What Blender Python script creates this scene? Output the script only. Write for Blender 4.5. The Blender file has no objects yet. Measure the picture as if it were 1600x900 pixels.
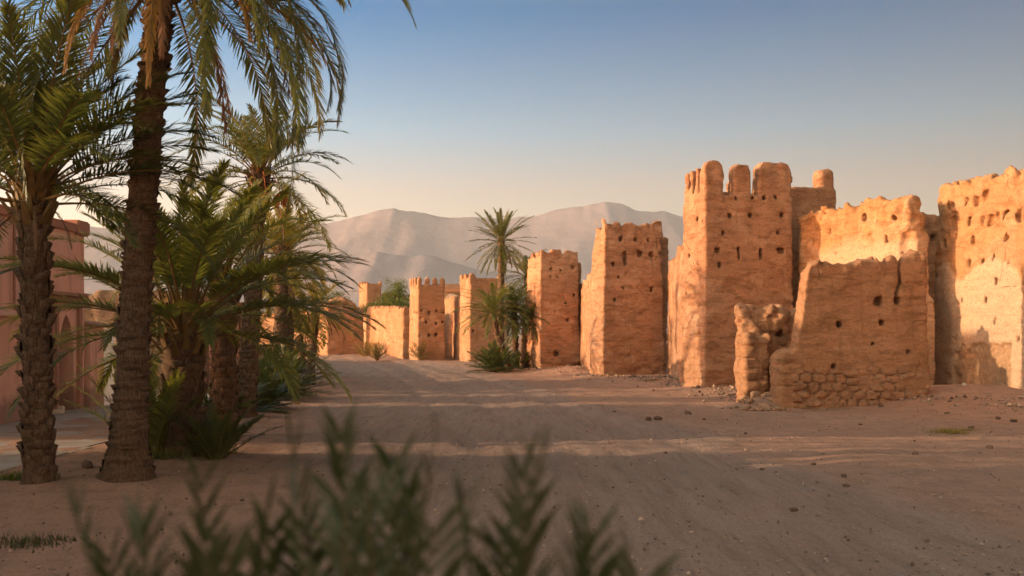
import bpy, math, random
import numpy as np
from mathutils import Vector, Matrix, Euler

S = bpy.context.scene
C = S.collection
HAZE = 0.8e-4
R = math.radians

# ------------------------------------------------------------------ camera, world, sun, exposure
EYE, FPX, HOR = 2.0, 1555.0, 525.0            # eye height, focal length and horizon row in photo pixels
cam_d = bpy.data.cameras.new('camera')
cam = bpy.data.objects.new('camera', cam_d); C.objects.link(cam)
cam.location = (0, 0, EYE); cam.rotation_euler = (R(90), 0, 0)
cam_d.sensor_width = 36; cam_d.lens = FPX/1600*36
cam_d.shift_y = (HOR-450)/1600
cam_d.clip_start = 0.05; cam_d.clip_end = 40000
cam_d.dof.use_dof = True; cam_d.dof.focus_distance = 27; cam_d.dof.aperture_fstop = 2.1
S.camera = cam

SUN_EL, SUN_AZ = R(8.0), R(4.0)               # sun low on the left; SUN_AZ = how far behind the camera plane it stands
sun_to = Vector((-math.cos(SUN_AZ)*math.cos(SUN_EL), -math.sin(SUN_AZ)*math.cos(SUN_EL), math.sin(SUN_EL)))
w = bpy.data.worlds.new('World'); S.world = w; w.use_nodes = True
nt = w.node_tree; nt.nodes.clear()
sky = nt.nodes.new('ShaderNodeTexSky'); sky.sky_type = 'NISHITA'; sky.sun_disc = False
sky.sun_elevation = SUN_EL
sky.sun_rotation = math.atan2(sun_to.x, sun_to.y)
sky.altitude = 450; sky.air_density = 1.0; sky.dust_density = 1.2; sky.ozone_density = 1.0
bg = nt.nodes.new('ShaderNodeBackground'); bg.inputs['Strength'].default_value = 0.15
wo = nt.nodes.new('ShaderNodeOutputWorld')
tc = nt.nodes.new('ShaderNodeTexCoord'); sx_ = nt.nodes.new('ShaderNodeSeparateXYZ'); nt.links.new(tc.outputs['Generated'], sx_.inputs[0])
rp = nt.nodes.new('ShaderNodeValToRGB'); nt.links.new(sx_.outputs[2], rp.inputs[0])   # warm dusty air low down, deep blue higher, added warm tint overhead for fill
el = rp.color_ramp.elements
while len(el) < 6: el.new(.5)
for e, (p_, c_) in zip(el, ((0., (.96, .59, .42)), (.145, (.86, .56, .47)), (.20, (.54, .57, .61)), (.31, (.0, .30, .53)), (.46, (.60, .54, .44)), (1., (1.0, .74, .49)))): e.position = p_; e.color = (*c_, 1)
mu = nt.nodes.new('ShaderNodeMix'); mu.data_type = 'RGBA'; mu.blend_type = 'MULTIPLY'; mu.inputs[0].default_value = 1
nt.links.new(sky.outputs[0], mu.inputs[6]); nt.links.new(rp.outputs[0], mu.inputs[7]); 
def _map(src, a, b, c, d):
    m_ = nt.nodes.new('ShaderNodeMapRange'); nt.links.new(src, m_.inputs[0])
    for k_, v_ in zip((1, 2, 3, 4), (a, b, c, d)): m_.inputs[k_].default_value = v_
    return m_.outputs[0]
# the air is clearest away from the sun (right); a warm boost is added behind the viewer to light shaded walls
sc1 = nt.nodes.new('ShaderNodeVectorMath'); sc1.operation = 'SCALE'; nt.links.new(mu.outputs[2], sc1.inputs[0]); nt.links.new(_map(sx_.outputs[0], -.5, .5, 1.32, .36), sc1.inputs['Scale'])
rear_boost = nt.nodes.new('ShaderNodeMix'); rear_boost.data_type = 'RGBA'; rear_boost.blend_type = 'MULTIPLY'; nt.links.new(_map(sx_.outputs[1], .1, -.5, 0, 1), rear_boost.inputs[0])
nt.links.new(sc1.outputs[0], rear_boost.inputs[6]); rear_boost.inputs[7].default_value = (3.9, 2.7, 1.75, 1); rear_boost.clamp_result = False
nt.links.new(rear_boost.outputs[2], bg.inputs['Color']); nt.links.new(bg.outputs[0], wo.inputs['Surface'])

sl = bpy.data.lights.new('sun', 'SUN'); sl.energy = 2.8; sl.angle = R(0.5); sl.color = (1.0, 0.68, 0.38)
so = bpy.data.objects.new('sun', sl); C.objects.link(so)
so.rotation_euler = sun_to.to_track_quat('Z', 'Y').to_euler()

S.view_settings.view_transform = 'Standard'; S.view_settings.look = 'None'
S.view_settings.gamma = 1; S.view_settings.use_curve_mapping = False
S.view_settings.exposure = 1.62
S.render.engine = 'CYCLES'
cy = S.cycles
cy.max_bounces = 6; cy.diffuse_bounces = 3; cy.glossy_bounces = 2; cy.transmission_bounces = 3; cy.volume_bounces = 0
cy.use_adaptive_sampling = True; cy.adaptive_threshold = 0.02; cy.use_denoising = True
cy.sample_clamp_indirect = 6

rng = np.random.default_rng(7)
rnd = random.Random(7)

# ------------------------------------------------------------------ helpers
def gx(px, d): return (px-800)/FPX*d
def gz(py, d): return EYE+(HOR-py)/FPX*d

def tag(o, label=None, cat=None, group=None, kind=None):
    if label: o['label'] = label
    if cat: o['category'] = cat
    if group: o['group'] = group
    if kind: o['kind'] = kind
    return o
def link(name, me, mat=None, parent=None, loc=None, rot=None):
    o = bpy.data.objects.new(name, me); C.objects.link(o)
    if mat is not None and me is not None and len(me.materials) == 0: me.materials.append(mat)
    if parent is not None: o.parent = parent
    if loc is not None: o.location = loc
    if rot is not None: o.rotation_euler = rot
    return o
def empty(name, loc=(0, 0, 0), rz=0):
    o = bpy.data.objects.new(name, None); C.objects.link(o)
    o.location = loc; o.rotation_euler = (0, 0, rz); o.empty_display_size = .2
    return o
def np_mesh(name, V, Q=None, T=None, smooth=True, attrs=None):
    """mesh from numpy: V (n,3), Q (m,4) quads, T (k,3) triangles"""
    me = bpy.data.meshes.new(name)
    V = np.asarray(V, dtype=np.float32)
    idx, start, pos = [], [], 0
    if Q is not None and len(Q):
        Q = np.asarray(Q, dtype=np.int32); idx.append(Q.ravel()); start.append(np.arange(len(Q))*4); pos = len(Q)*4
    if T is not None and len(T):
        T = np.asarray(T, dtype=np.int32); idx.append(T.ravel()); start.append(np.arange(len(T))*3+pos)
    idx = np.concatenate(idx); start = np.concatenate(start)
    me.vertices.add(len(V)); me.vertices.foreach_set('co', V.ravel())
    me.loops.add(len(idx)); me.loops.foreach_set('vertex_index', idx.astype(np.int32))
    me.polygons.add(len(start)); me.polygons.foreach_set('loop_start', start.astype(np.int32))
    me.update(calc_edges=True); me.validate()
    me.polygons.foreach_set('use_smooth', np.full(len(me.polygons), smooth))
    for k, a in (attrs or {}).items():
        at = me.attributes.new(k, 'FLOAT', 'POINT'); at.data.foreach_set('value', np.asarray(a, dtype=np.float32))
    me.update()
    return me

class MB:
    """collects boxes / prisms / tubes into one mesh"""
    def __init__(s): s.V = []; s.F = []
    def add(s, V, F):
        b = len(s.V); s.V += [tuple(v) for v in V]; s.F += [tuple(i+b for i in f) for f in F]; return s
    def box(s, x0, x1, y0, y1, z0, z1):
        return s.add([(x, y, z) for z in (z0, z1) for y in (y0, y1) for x in (x0, x1)],
                     [(0, 2, 3, 1), (4, 5, 7, 6), (0, 1, 5, 4), (2, 6, 7, 3), (0, 4, 6, 2), (1, 3, 7, 5)])
    def prism(s, pts, ext):
        n = len(pts); e = Vector(ext); A = [Vector(p) for p in pts]
        return s.add([*A, *[p+e for p in A]], [tuple(range(n))[::-1], tuple(range(n, 2*n))]+[(i, (i+1) % n, n+(i+1) % n, n+i) for i in range(n)])
    def tube(s, pts, rad, k=6):
        P = [Vector(p) for p in pts]; b = len(s.V); n = len(P)
        for i, p in enumerate(P):
            t = (P[min(i+1, n-1)]-P[max(i-1, 0)]).normalized()
            u = t.cross(Vector((0, 1, 0)) if abs(t.y) < .9 else Vector((1, 0, 0))).normalized(); v = t.cross(u)
            r = rad[i] if hasattr(rad, '__len__') else rad
            for j in range(k):
                a = 2*math.pi*j/k; q = p+u*(r*math.cos(a))+v*(r*math.sin(a)); s.V.append(tuple(q))
        for i in range(n-1):
            for j in range(k): s.F.append((b+i*k+j, b+i*k+(j+1) % k, b+(i+1)*k+(j+1) % k, b+(i+1)*k+j))
        s.F.append(tuple(range(b, b+k))[::-1]); s.F.append(tuple(range(b+(n-1)*k, b+n*k)))
        return s
    def mesh(s, name, smooth=False, bevel=0):
        me = bpy.data.meshes.new(name); me.from_pydata(s.V, [], s.F)
        import bmesh
        bm = bmesh.new(); bm.from_mesh(me); bmesh.ops.recalc_face_normals(bm, faces=bm.faces)
        if bevel: bmesh.ops.bevel(bm, geom=[e for e in bm.edges], offset=bevel, segments=2, affect='EDGES', clamp_overlap=True)
        bm.to_mesh(me); bm.free()
        if smooth: me.polygons.foreach_set('use_smooth', np.full(len(me.polygons), True))
        return me
    def build(s, name, mat, parent=None, smooth=False, bevel=0, **k):
        return link(name, s.mesh(name, smooth, bevel), mat, parent, **k)

# ---- value noise on arrays
_T = np.random.default_rng(3).random((64, 64, 64)).astype(np.float32)*2-1
def vnoise(x, y, z):
    xi, yi, zi = np.floor(x).astype(np.int32), np.floor(y).astype(np.int32), np.floor(z).astype(np.int32)
    fx, fy, fz = x-xi, y-yi, z-zi
    fx = fx*fx*(3-2*fx); fy = fy*fy*(3-2*fy); fz = fz*fz*(3-2*fz)
    x0, y0, z0 = xi & 63, yi & 63, zi & 63; x1, y1, z1 = (xi+1) & 63, (yi+1) & 63, (zi+1) & 63
    a = _T[x0, y0, z0]*(1-fx)+_T[x1, y0, z0]*fx; b = _T[x0, y1, z0]*(1-fx)+_T[x1, y1, z0]*fx
    c = _T[x0, y0, z1]*(1-fx)+_T[x1, y0, z1]*fx; d = _T[x0, y1, z1]*(1-fx)+_T[x1, y1, z1]*fx
    return (a*(1-fy)+b*fy)*(1-fz)+(c*(1-fy)+d*fy)*fz
def fbm(x, y, z, o=3):
    s = 0; a = 1
    for i in range(o):
        s = s+a*vnoise(x+17.3*i, y+5.1*i, z+9.7*i); x, y, z = x*2.03, y*2.03, z*2.03; a *= .5
    return s
def sstep(e0, e1, x):
    t = np.clip((x-e0)/(e1-e0), 0, 1); return t*t*(3-2*t)

# ---- surface nets: turns a distance field into a mesh
def surface_nets(F, org, h):
    nx, ny, nz = F.shape
    ins = F < 0
    cs = [(i, j, k) for i in (0, 1) for j in (0, 1) for k in (0, 1)]
    def sub(A, i, j, k): return A[i:nx-1+i, j:ny-1+j, k:nz-1+k]
    cnt = sum(sub(ins, *c).astype(np.int8) for c in cs)
    act = (cnt > 0) & (cnt < 8)
    I, J, K = np.nonzero(act); n = len(I)
    ind = np.full(act.shape, -1, dtype=np.int32); ind[I, J, K] = np.arange(n)
    acc = np.zeros((n, 3), dtype=np.float32); num = np.zeros(n, dtype=np.float32)
    for a in range(8):
        for b in range(a+1, 8):
            ca, cb = np.array(cs[a]), np.array(cs[b])
            if abs(ca-cb).sum() != 1: continue
            fa = F[I+ca[0], J+ca[1], K+ca[2]]; fb = F[I+cb[0], J+cb[1], K+cb[2]]
            m = (fa < 0) != (fb < 0)
            t = np.where(m, fa/np.where(m, fa-fb, 1), 0)
            p = ca[None, :]+t[:, None]*(cb-ca)[None, :]
            acc += np.where(m[:, None], p, 0); num += m
    V = (np.stack([I, J, K], 1)+acc/num[:, None])*h+np.asarray(org)[None, :]
    Q = []
    for ax in range(3):
        sl0 = [slice(1, -1)]*3; sl1 = [slice(1, -1)]*3
        sl0[ax] = slice(0, -1); sl1[ax] = slice(1, None)
        A, B = ins[tuple(sl0)], ins[tuple(sl1)]
        off = np.array([1, 1, 1]); off[ax] = 0
        u, v = [(1, 2), (2, 0), (0, 1)][ax]
        for m, flip in ((A & ~B, False), (~A & B, True)):
            e = np.stack(np.nonzero(m), 1)+off
            if not len(e): continue
            q = []
            for du, dv in ((-1, -1), (0, -1), (0, 0), (-1, 0)):
                c = e.copy(); c[:, u] += du; c[:, v] += dv
                q.append(ind[c[:, 0], c[:, 1], c[:, 2]])
            q = np.stack(q, 1)
            Q.append(q[:, ::-1] if flip else q)
    return V.astype(np.float32), np.concatenate(Q)

def fbox(x, y, z, x0, x1, y0, y1, z0, z1, r=.05):
    cx, cy_, cz = (x0+x1)/2, (y0+y1)/2, (z0+z1)/2
    qx = np.abs(x-cx)-(x1-x0)/2+r; qy = np.abs(y-cy_)-(y1-y0)/2+r; qz = np.abs(z-cz)-(z1-z0)/2+r
    return np.sqrt(np.maximum(qx, 0)**2+np.maximum(qy, 0)**2+np.maximum(qz, 0)**2)+np.minimum(np.maximum(np.maximum(qx, qy), qz), 0)-r
def smin(a, b, k):
    h = np.clip(.5+.5*(b-a)/k, 0, 1); return b+(a-b)*h-k*h*(1-h)
def smax(a, b, k): return -smin(-a, -b, k)

class Adobe:
    """an earth wall as a distance field in its own frame: x along the face, y into the wall, z up"""
    def __init__(s, A, B, dmax, zmax, h=.06, seed=0, xpad=(.4, .4), ypad=.4):
        s.A = Vector((*A, 0)); d = Vector((B[0]-A[0], B[1]-A[1], 0)); s.L = d.length; s.rz = math.atan2(d.y, d.x); s.h = h; s.seed = seed
        xs = np.arange(-xpad[0], s.L+xpad[1], h); ys = np.arange(-ypad, dmax+.4, h); zs = np.arange(-.5, zmax+.4, h)
        s.org = (xs[0], ys[0], zs[0])
        s.x, s.y, s.z = [a.astype(np.float32) for a in np.meshgrid(xs, ys, zs, indexing='ij')]
        s.F = np.full(s.x.shape, 9., dtype=np.float32)
        o = seed*7.31; s.o = o
    def n2(s, ax, bz, o=0, oc=3):  # 2-d noise over x / z only
        return fbm(s.x*ax+s.o+o, s.y*ax*.6+s.o, s.z*bz+s.o*.7, oc)
    def add(s, x0, x1, y0, y1, z1, r=.08, k=.06, z0=-2, batter=0):
        z = s.z
        x, y = s.x, s.y
        if batter:
            b = np.maximum(z, 0)*batter; xx0, xx1 = x0, x1
            cx, cyy = (x0+x1)/2, (y0+y1)/2
            x = cx+(x-cx)*(1+2*b/(x1-x0)); y = cyy+(y-cyy)*(1+2*b/(y1-y0))
        s.F = smin(s.F, fbox(x, y, z, x0, x1, y0, y1, z0, z1, r), k); return s
    def cut(s, f, k=.03): s.F = smax(s.F, -f, k); return s
    def cutbox(s, x0, x1, y0, y1, z0, z1, r=.03, k=.03): return s.cut(fbox(s.x, s.y, s.z, x0, x1, y0, y1, z0, z1, r), k)
    def top(s, fx, k=.08):
        """clip above a profile z = f(x) (or f(x, y))"""
        s.F = smax(s.F, (s.z-fx)*.8, k); return s
    def hole(s, x, z, wd=.13, ht=.14, face='front', dep=.4, drip=0):
        j = rnd.uniform
        i0 = lambda v, a: int(np.clip((v-s.org[a])/s.h, 0, s.F.shape[a]))
        if face == 'front': bx = (x-wd/2, x+wd/2, -.4, dep)
        else: bx = (-.4, dep, x-wd/2, x+wd/2)
        sl = (slice(i0(bx[0]-.2, 0), i0(bx[1]+.2, 0)+1), slice(i0(bx[2]-.2, 1), i0(bx[3]+.2, 1)+1), slice(i0(z-ht-drip-.2, 2), i0(z+ht+.2, 2)+1))
        xx, yy, zz = s.x[sl], s.y[sl], s.z[sl]
        f = fbox(xx, yy, zz, *bx, z-ht/2-drip, z+ht/2, .02)
        s.F[sl] = smax(s.F[sl], -f, .012); return s
    def rough(s, amp=1., top_amp=1., ztop=7, grooves=1., lump=1.):
        """weathering: lumps, tapia courses, run-off gullies, eaten edges"""
        m = np.abs(s.F) < .8
        x, y, z = s.x[m]+s.o, s.y[m]+s.o*.37, s.z[m]
        f = s.F[m]
        d = lump*.055*fbm(x*.7, y*.7, z*.7, 2)+.022*fbm(x*2.6, y*2.6, z*3.8, 3)+.018*vnoise(x*8, y*8, z*11)+.017*vnoise(x*16, y*16, z*18)+.07*np.clip(fbm(x*1.0+7, y*1.0, z*3.0, 4)-.16, 0, 1)*sstep(5.6, 4.4, z)
        lf = np.abs(((z+.07*vnoise(x*.6, y*.6, z*.2)+.02*vnoise(x*4, y*4, z)) / .86) % 1-.5)
        d += .04*sstep(.45, .49, lf)*sstep(-.15, .35, vnoise(x*.9+3, y*.9, z*.7))
        hi = sstep(ztop-2.6, ztop, z)
        d += grooves*hi*.11*np.clip(fbm(x*2.1, y*2.1, z*.22, 2)-.05, 0, 1)
        d += top_amp*hi*(.09*fbm(x*3.1, y*3.1, z*3.1, 3)+.03)
        lo = sstep(.9, .1, z)
        d += lo*(.05+.12*np.clip(fbm(x*1.7, y*1.7, z*3.1, 3), -.3, 1))
        s.F[m] = f+amp*d; return s
    def finish(s, name, mat, label=None, cat=None, group=None, parts=(), attrs=None, parent=None):
        """parts: (part_name, fn(x,y,z)->bool) in the wall's own frame; they become children sharing the border"""
        F = s.F
        F[0], F[-1] = np.maximum(F[0], .01), np.maximum(F[-1], .01)
        F[:, 0], F[:, -1] = np.maximum(F[:, 0], .01), np.maximum(F[:, -1], .01); F[:, :, -1] = np.maximum(F[:, :, -1], .01)
        V, Q = surface_nets(F, s.org, s.h)
        c = V[Q].mean(1)
        lab = np.zeros(len(Q), dtype=np.int32)
        for i, (pn, fn) in enumerate(parts): lab[fn(c[:, 0], c[:, 1], c[:, 2])] = i+1
        av = {k: fn(V[:, 0], V[:, 1], V[:, 2]) for k, fn in (attrs or {}).items()}
        if 'raw' not in av: av['raw'] = np.zeros(len(V))
        # smooth normals of the whole wall, kept across the part borders
        whole = np_mesh('tmp', V, Q); nrm = np.empty(len(V)*3, dtype=np.float32); whole.vertex_normals.foreach_get('vector', nrm); nrm = nrm.reshape(-1, 3)
        bpy.data.meshes.remove(whole)
        root = None
        for i in range(len(parts)+1):
            q = Q[lab == i]
            if not len(q): continue
            u, inv = np.unique(q, return_inverse=True)
            me = np_mesh(name, V[u], inv.reshape(-1, 4), attrs={k: a[u] for k, a in av.items()})
            me.normals_split_custom_set_from_vertices(nrm[u])
            if i == 0:
                root = link(name, me, mat, parent)
                if parent is None: root.location = s.A; root.rotation_euler = (0, 0, s.rz)
                tag(root, label, cat, group)
            else:
                pn = parts[i-1][0]; link(pn, me, mat, root)
        return root

# ------------------------------------------------------------------ materials
def new_mat(name):
    m = bpy.data.materials.new(name); m.use_nodes = True
    m.node_tree.nodes.clear()
    return m, m.node_tree
class N:
    """tiny node-graph builder"""
    def __init__(s, name):
        s.m, s.t = new_mat(name)
        s.out = s.t.nodes.new('ShaderNodeOutputMaterial')
        s.bsdf = s.n('ShaderNodeBsdfPrincipled'); s.l(s.bsdf.outputs[0], s.out.inputs['Surface'])
        s.bsdf.inputs['Roughness'].default_value = .95
        s.bsdf.inputs['Specular IOR Level'].default_value = .15
    def n(s, ty, **k):
        o = s.t.nodes.new(ty)
        for a, v in k.items(): setattr(o, a, v)
        return o
    def l(s, a, b): s.t.links.new(a, b)
    def pos(s, sc=(1, 1, 1), obj=False):
        if obj: g = s.n('ShaderNodeTexCoord').outputs['Object']
        else: g = s.n('ShaderNodeNewGeometry').outputs['Position']
        mp = s.n('ShaderNodeMapping'); mp.inputs['Scale'].default_value = sc; s.l(g, mp.inputs['Vector']); return mp.outputs[0]
    def noise(s, v, scale, det=4, rough=.55, dist=0):
        o = s.n('ShaderNodeTexNoise'); s.l(v, o.inputs['Vector']); o.inputs['Scale'].default_value = scale
        o.inputs['Detail'].default_value = det; o.inputs['Roughness'].default_value = rough; o.inputs['Distortion'].default_value = dist
        return o.outputs['Fac']
    def voro(s, v, scale, feat='F1', out='Distance', rnd_=1):
        o = s.n('ShaderNodeTexVoronoi'); o.feature = feat; s.l(v, o.inputs['Vector']); o.inputs['Scale'].default_value = scale
        o.inputs['Randomness'].default_value = rnd_
        return o.outputs[out]
    def ramp(s, f, stops):
        o = s.n('ShaderNodeValToRGB'); s.l(f, o.inputs[0]); e = o.color_ramp.elements
        while len(e) < len(stops): e.new(.5)
        for i, (p, c) in enumerate(stops):
            e[i].position = p; e[i].color = (c, c, c, 1) if not hasattr(c, '__len__') else (*c, 1)
        return o.outputs[0]
    def mix(s, f, a, b, mode='MIX'):
        o = s.n('ShaderNodeMix', data_type='RGBA', blend_type=mode)
        for v, i in ((f, 0), (a, 6), (b, 7)):
            if hasattr(v, 'links'): s.l(v, o.inputs[i])
            elif i == 0: o.inputs[0].default_value = v
            else: o.inputs[i].default_value = (*v, 1)
        return o.outputs[2]
    def math(s, op, a, b=0):
        o = s.n('ShaderNodeMath', operation=op)
        for v, i in ((a, 0), (b, 1)):
            if hasattr(v, 'links'): s.l(v, o.inputs[i])
            else: o.inputs[i].default_value = v
        return o.outputs[0]
    def attr(s, name): o = s.n('ShaderNodeAttribute', attribute_name=name); return o.outputs['Fac']
    def bump(s, h, st=.5, dist=.02, prev=None):
        o = s.n('ShaderNodeBump'); o.inputs['Strength'].default_value = st; o.inputs['Distance'].default_value = dist
        s.l(h, o.inputs['Height'])
        if prev is not None: s.l(prev, o.inputs['Normal'])
        return o.outputs[0]
    def done(s, col=None, nrm=None, rough=None):
        if col is not None:
            if hasattr(col, 'links'): s.l(col, s.bsdf.inputs['Base Color'])
            else: s.bsdf.inputs['Base Color'].default_value = (*col, 1)
        if nrm is not None: s.l(nrm, s.bsdf.inputs['Normal'])
        if rough is not None: s.bsdf.inputs['Roughness'].default_value = rough
        return s.m

def adobe_mat(name, c0, c1, c2, plaster=None, rawc=(.25, .15, .09), bumpy=1., pale_amt=.55):
    g = N(name); p = g.pos(); pf = g.pos((.9, .9, 3.0)); pd = g.pos((3.2, 3.2, .22)); pl = g.pos((.5, .5, 1.9))
    big = g.noise(p, .6, 6, .62); mid = g.noise(pf, 1.6, 8, .68, .5); fine = g.noise(p, 17, 5, .75); lay = g.noise(pl, 1.5, 8, .68, .5)
    col = g.mix(g.ramp(big, [(.38, 0), (.62, 1)]), c0, c1)
    col = g.mix(g.ramp(mid, [(.47, 0), (.62, .85)]), col, c2)
    col = g.mix(g.ramp(lay, [(.53, 0), (.68, .7)]), col, tuple(v*.72 for v in c2))
    col = g.mix(g.ramp(g.noise(pf, 5, 8, .75), [(.52, 0), (.68, .6)]), col, tuple(min(.7, v*1.18) for v in c0))
    pale = g.math('MULTIPLY', g.ramp(g.noise(g.pos((.55, .55, .8)), 1.0, 7, .6, .4), [(.54, 0), (.585, pale_amt)]), g.ramp(mid, [(.3, 1), (.6, .35)]))
    col = g.mix(pale, col, (.62, .42, .29))
    drip = g.ramp(g.noise(pd, 1.0, 5, .65), [(.55, 0), (.74, .6)])
    col = g.mix(drip, col, tuple(v*.58 for v in c1))
    if plaster:
        col = g.mix(g.attr('plaster'), col, g.mix(g.ramp(mid, [(.35, 0), (.65, 1)]), plaster, tuple(v*.84 for v in plaster)))
    raw = g.attr('raw')
    rc = g.mix(g.ramp(g.noise(p, 7, 6, .75), [(.35, 0), (.68, 1)]), rawc, tuple(min(1, v*1.7) for v in rawc))
    col = g.mix(raw, col, rc)
    col = g.mix(g.ramp(fine, [(.32, .6), (.52, 0)]), col, tuple(v*.55 for v in c1))
    cr = g.ramp(g.voro(g.mix(.3, g.pos((.8, .8, 1.1)), g.n('ShaderNodeTexNoise').outputs['Color']), .6, 'DISTANCE_TO_EDGE'), [(0, 0), (.007, 1)])
    crm = g.ramp(g.noise(p, 1.1, 4, .6), [(.52, 0), (.6, 1)])
    crk = g.math('MAXIMUM', cr, g.math('SUBTRACT', 1, crm))
    col = g.mix(crk, tuple(v*.55 for v in c2), col)
    b1 = g.bump(g.noise(pf, 3.0, 10, .76), .8*bumpy, .12)
    b1 = g.bump(g.noise(p, 11, 6, .8), .75*bumpy, .05, b1)
    b2 = g.bump(g.noise(p, 42, 4, .8), .6*bumpy, .018, b1)
    b3 = g.bump(crk, .5, .03, b2)
    return g.done(col, b3)

M = {}
M['adobe'] = adobe_mat('adobe', (.50, .28, .175), (.42, .23, .14), (.28, .14, .075))
M['adobe_far'] = adobe_mat('adobe_far', (.44, .25, .15), (.39, .215, .125), (.31, .17, .095), bumpy=.9)
M['adobe_ruin'] = adobe_mat('adobe_ruin', (.48, .255, .145), (.41, .215, .12), (.28, .145, .08), rawc=(.27, .17, .115), pale_amt=.25)
M['adobe_plastered'] = adobe_mat('adobe_plastered', (.55, .305, .15), (.49, .265, .13), (.32, .165, .08), plaster=(.66, .46, .33), rawc=(.34, .21, .13))
M['adobe_pale'] = adobe_mat('adobe_pale', (.36, .255, .18), (.31, .215, .15), (.25, .17, .12))

g = N('rose_plaster'); p = g.pos(); a = g.noise(p, .6, 5, .6); pd = g.pos((4, 4, .3))
col = g.mix(g.ramp(a, [(.35, 0), (.65, 1)]), (.74, .45, .37), (.66, .38, .31))
col = g.mix(g.ramp(g.noise(pd, 1.2, 4, .6), [(.52, 0), (.74, .6)]), col, (.29, .15, .115))
col = g.mix(g.ramp(g.noise(p, 3, 6, .7), [(.56, 0), (.7, .4)]), col, (.52, .32, .25))
sep = g.n('ShaderNodeSeparateXYZ'); g.l(p, sep.inputs[0])
damp = g.ramp(g.math('ADD', sep.outputs[2], g.math('MULTIPLY', g.noise(p, 1.6, 5, .7), -.9)), [(0, .75), (.22, 0)])
col = g.mix(damp, col, (.27, .16, .125))
M['rose'] = g.done(col, g.bump(g.noise(p, 16, 6, .7), .35, .02, g.bump(g.noise(p, 2.2, 5, .6), .4, .06)))
g = N('rose_trim'); p = g.pos(); M['rose_trim'] = g.done(g.mix(g.ramp(g.noise(p, 2.5, 6, .7), [(.35, 0), (.7, 1)]), (.42, .22, .165), (.33, .18, .14)), g.bump(g.noise(p, 14, 6, .7), .4, .03))
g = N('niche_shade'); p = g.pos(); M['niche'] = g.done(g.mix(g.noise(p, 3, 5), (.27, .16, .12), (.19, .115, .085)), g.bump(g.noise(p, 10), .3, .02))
g = N('grey_door'); p = g.pos((1, 1, 1)); M['door'] = g.done(g.mix(g.noise(p, 2.5, 6, .7), (.36, .37, .38), (.26, .27, .28)), g.bump(g.noise(g.pos((30, 30, 1)), 1), .3, .01), .6)
g = N('dark_metal'); M['dark'] = g.done((.03, .028, .026), None, .6)
g = N('white_enamel'); M['white'] = g.done((.7, .7, .68), None, .5)
g = N('pale_concrete'); M['concrete'] = g.done(g.mix(g.noise(g.pos(), 5, 6, .7), (.44, .37, .32), (.33, .28, .24)), g.bump(g.noise(g.pos(), 30, 5), .3, .01))

# paving: slabs with joints, worn and dusty
g = N('paving'); p = g.pos((1, 1, 1)); br = g.n('ShaderNodeTexBrick'); mp = g.n('ShaderNodeMapping'); mp.inputs['Rotation'].default_value = (0, 0, R(90))
g.l(g.n('ShaderNodeNewGeometry').outputs['Position'], mp.inputs[0]); g.l(mp.outputs[0], br.inputs['Vector'])
br.inputs['Scale'].default_value = 1; br.inputs['Brick Width'].default_value = 1.1; br.inputs['Row Height'].default_value = .62
br.inputs['Mortar Size'].default_value = .012; br.inputs['Color1'].default_value = (.40, .35, .34, 1); br.inputs['Color2'].default_value = (.34, .30, .29, 1); br.inputs['Mortar'].default_value = (.16, .135, .12, 1)
col = g.mix(g.ramp(g.noise(p, .9, 6, .65), [(.42, 0), (.66, .8)]), br.outputs['Color'], (.29, .22, .175))
M['paving'] = g.done(col, g.bump(g.noise(p, 22, 6, .7), .35, .012, g.bump(br.outputs['Fac'], -.6, .01)), .85)

# dirt ground, compacted gravel where the attribute "road" is high
g = N('dirt'); p = g.pos(); ps = g.pos((1.3, .16, 1))
a = g.noise(p, .35, 6, .6); b = g.noise(p, 2.2, 6, .7); s_ = g.noise(ps, 1.3, 5, .65)
dirt = g.mix(g.ramp(a, [(.35, 0), (.65, 1)]), (.48, .295, .225), (.40, .24, .185))
dirt = g.mix(g.ramp(b, [(.46, 0), (.66, .75)]), dirt, (.29, .18, .13))
sf = g.noise(g.pos((2.6, .22, 1)), 2.2, 7, .7, .3)
road = g.mix(g.ramp(s_, [(.36, 0), (.62, 1)]), (.385, .28, .245), (.295, .22, .20))
road = g.mix(g.ramp(b, [(.46, 0), (.66, .6)]), road, (.42, .28, .225))
road = g.mix(g.ramp(sf, [(.50, 0), (.66, .7)]), road, (.205, .15, .125))
road = g.mix(g.ramp(sf, [(.30, .6), (.44, 0)]), road, (.46, .35, .28))
dirt = g.mix(g.ramp(sf, [(.53, 0), (.68, .55)]), dirt, (.27, .17, .125))
rf = g.math('ADD', g.attr('road'), g.math('MULTIPLY', g.math('SUBTRACT', g.noise(g.pos((.9, .35, 1)), .9, 8, .75), .5), 1.9))
col = g.mix(g.ramp(rf, [(.2, 0), (1.0, .85)]), dirt, road)
gr = g.noise(p, 20, 6, .85)
col = g.mix(g.ramp(gr, [(.34, .75), (.47, 0)]), col, (.17, .11, .085))
col = g.mix(g.ramp(gr, [(.56, 0), (.70, .6)]), col, (.55, .40, .30))
v = g.voro(p, 34, 'F1', 'Color'); sp = g.n('ShaderNodeSeparateColor'); g.l(v, sp.inputs[0])
peb = g.math('MULTIPLY', g.ramp(g.voro(p, 34), [(.18, 1), (.30, 0)]), g.ramp(sp.outputs[0], [(.72, 0), (.76, 1)]))
pebc = g.mix(sp.outputs[1], (.13, .085, .065), (.44, .34, .27))
col = g.mix(g.math('MULTIPLY', peb, .8), col, pebc)
col = g.mix(g.ramp(g.noise(p, 60, 3, .8), [(.35, .45), (.6, 0)]), col, (.15, .095, .07))
b1 = g.bump(g.noise(ps, 1.6, 6, .65), .5, .10)
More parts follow.
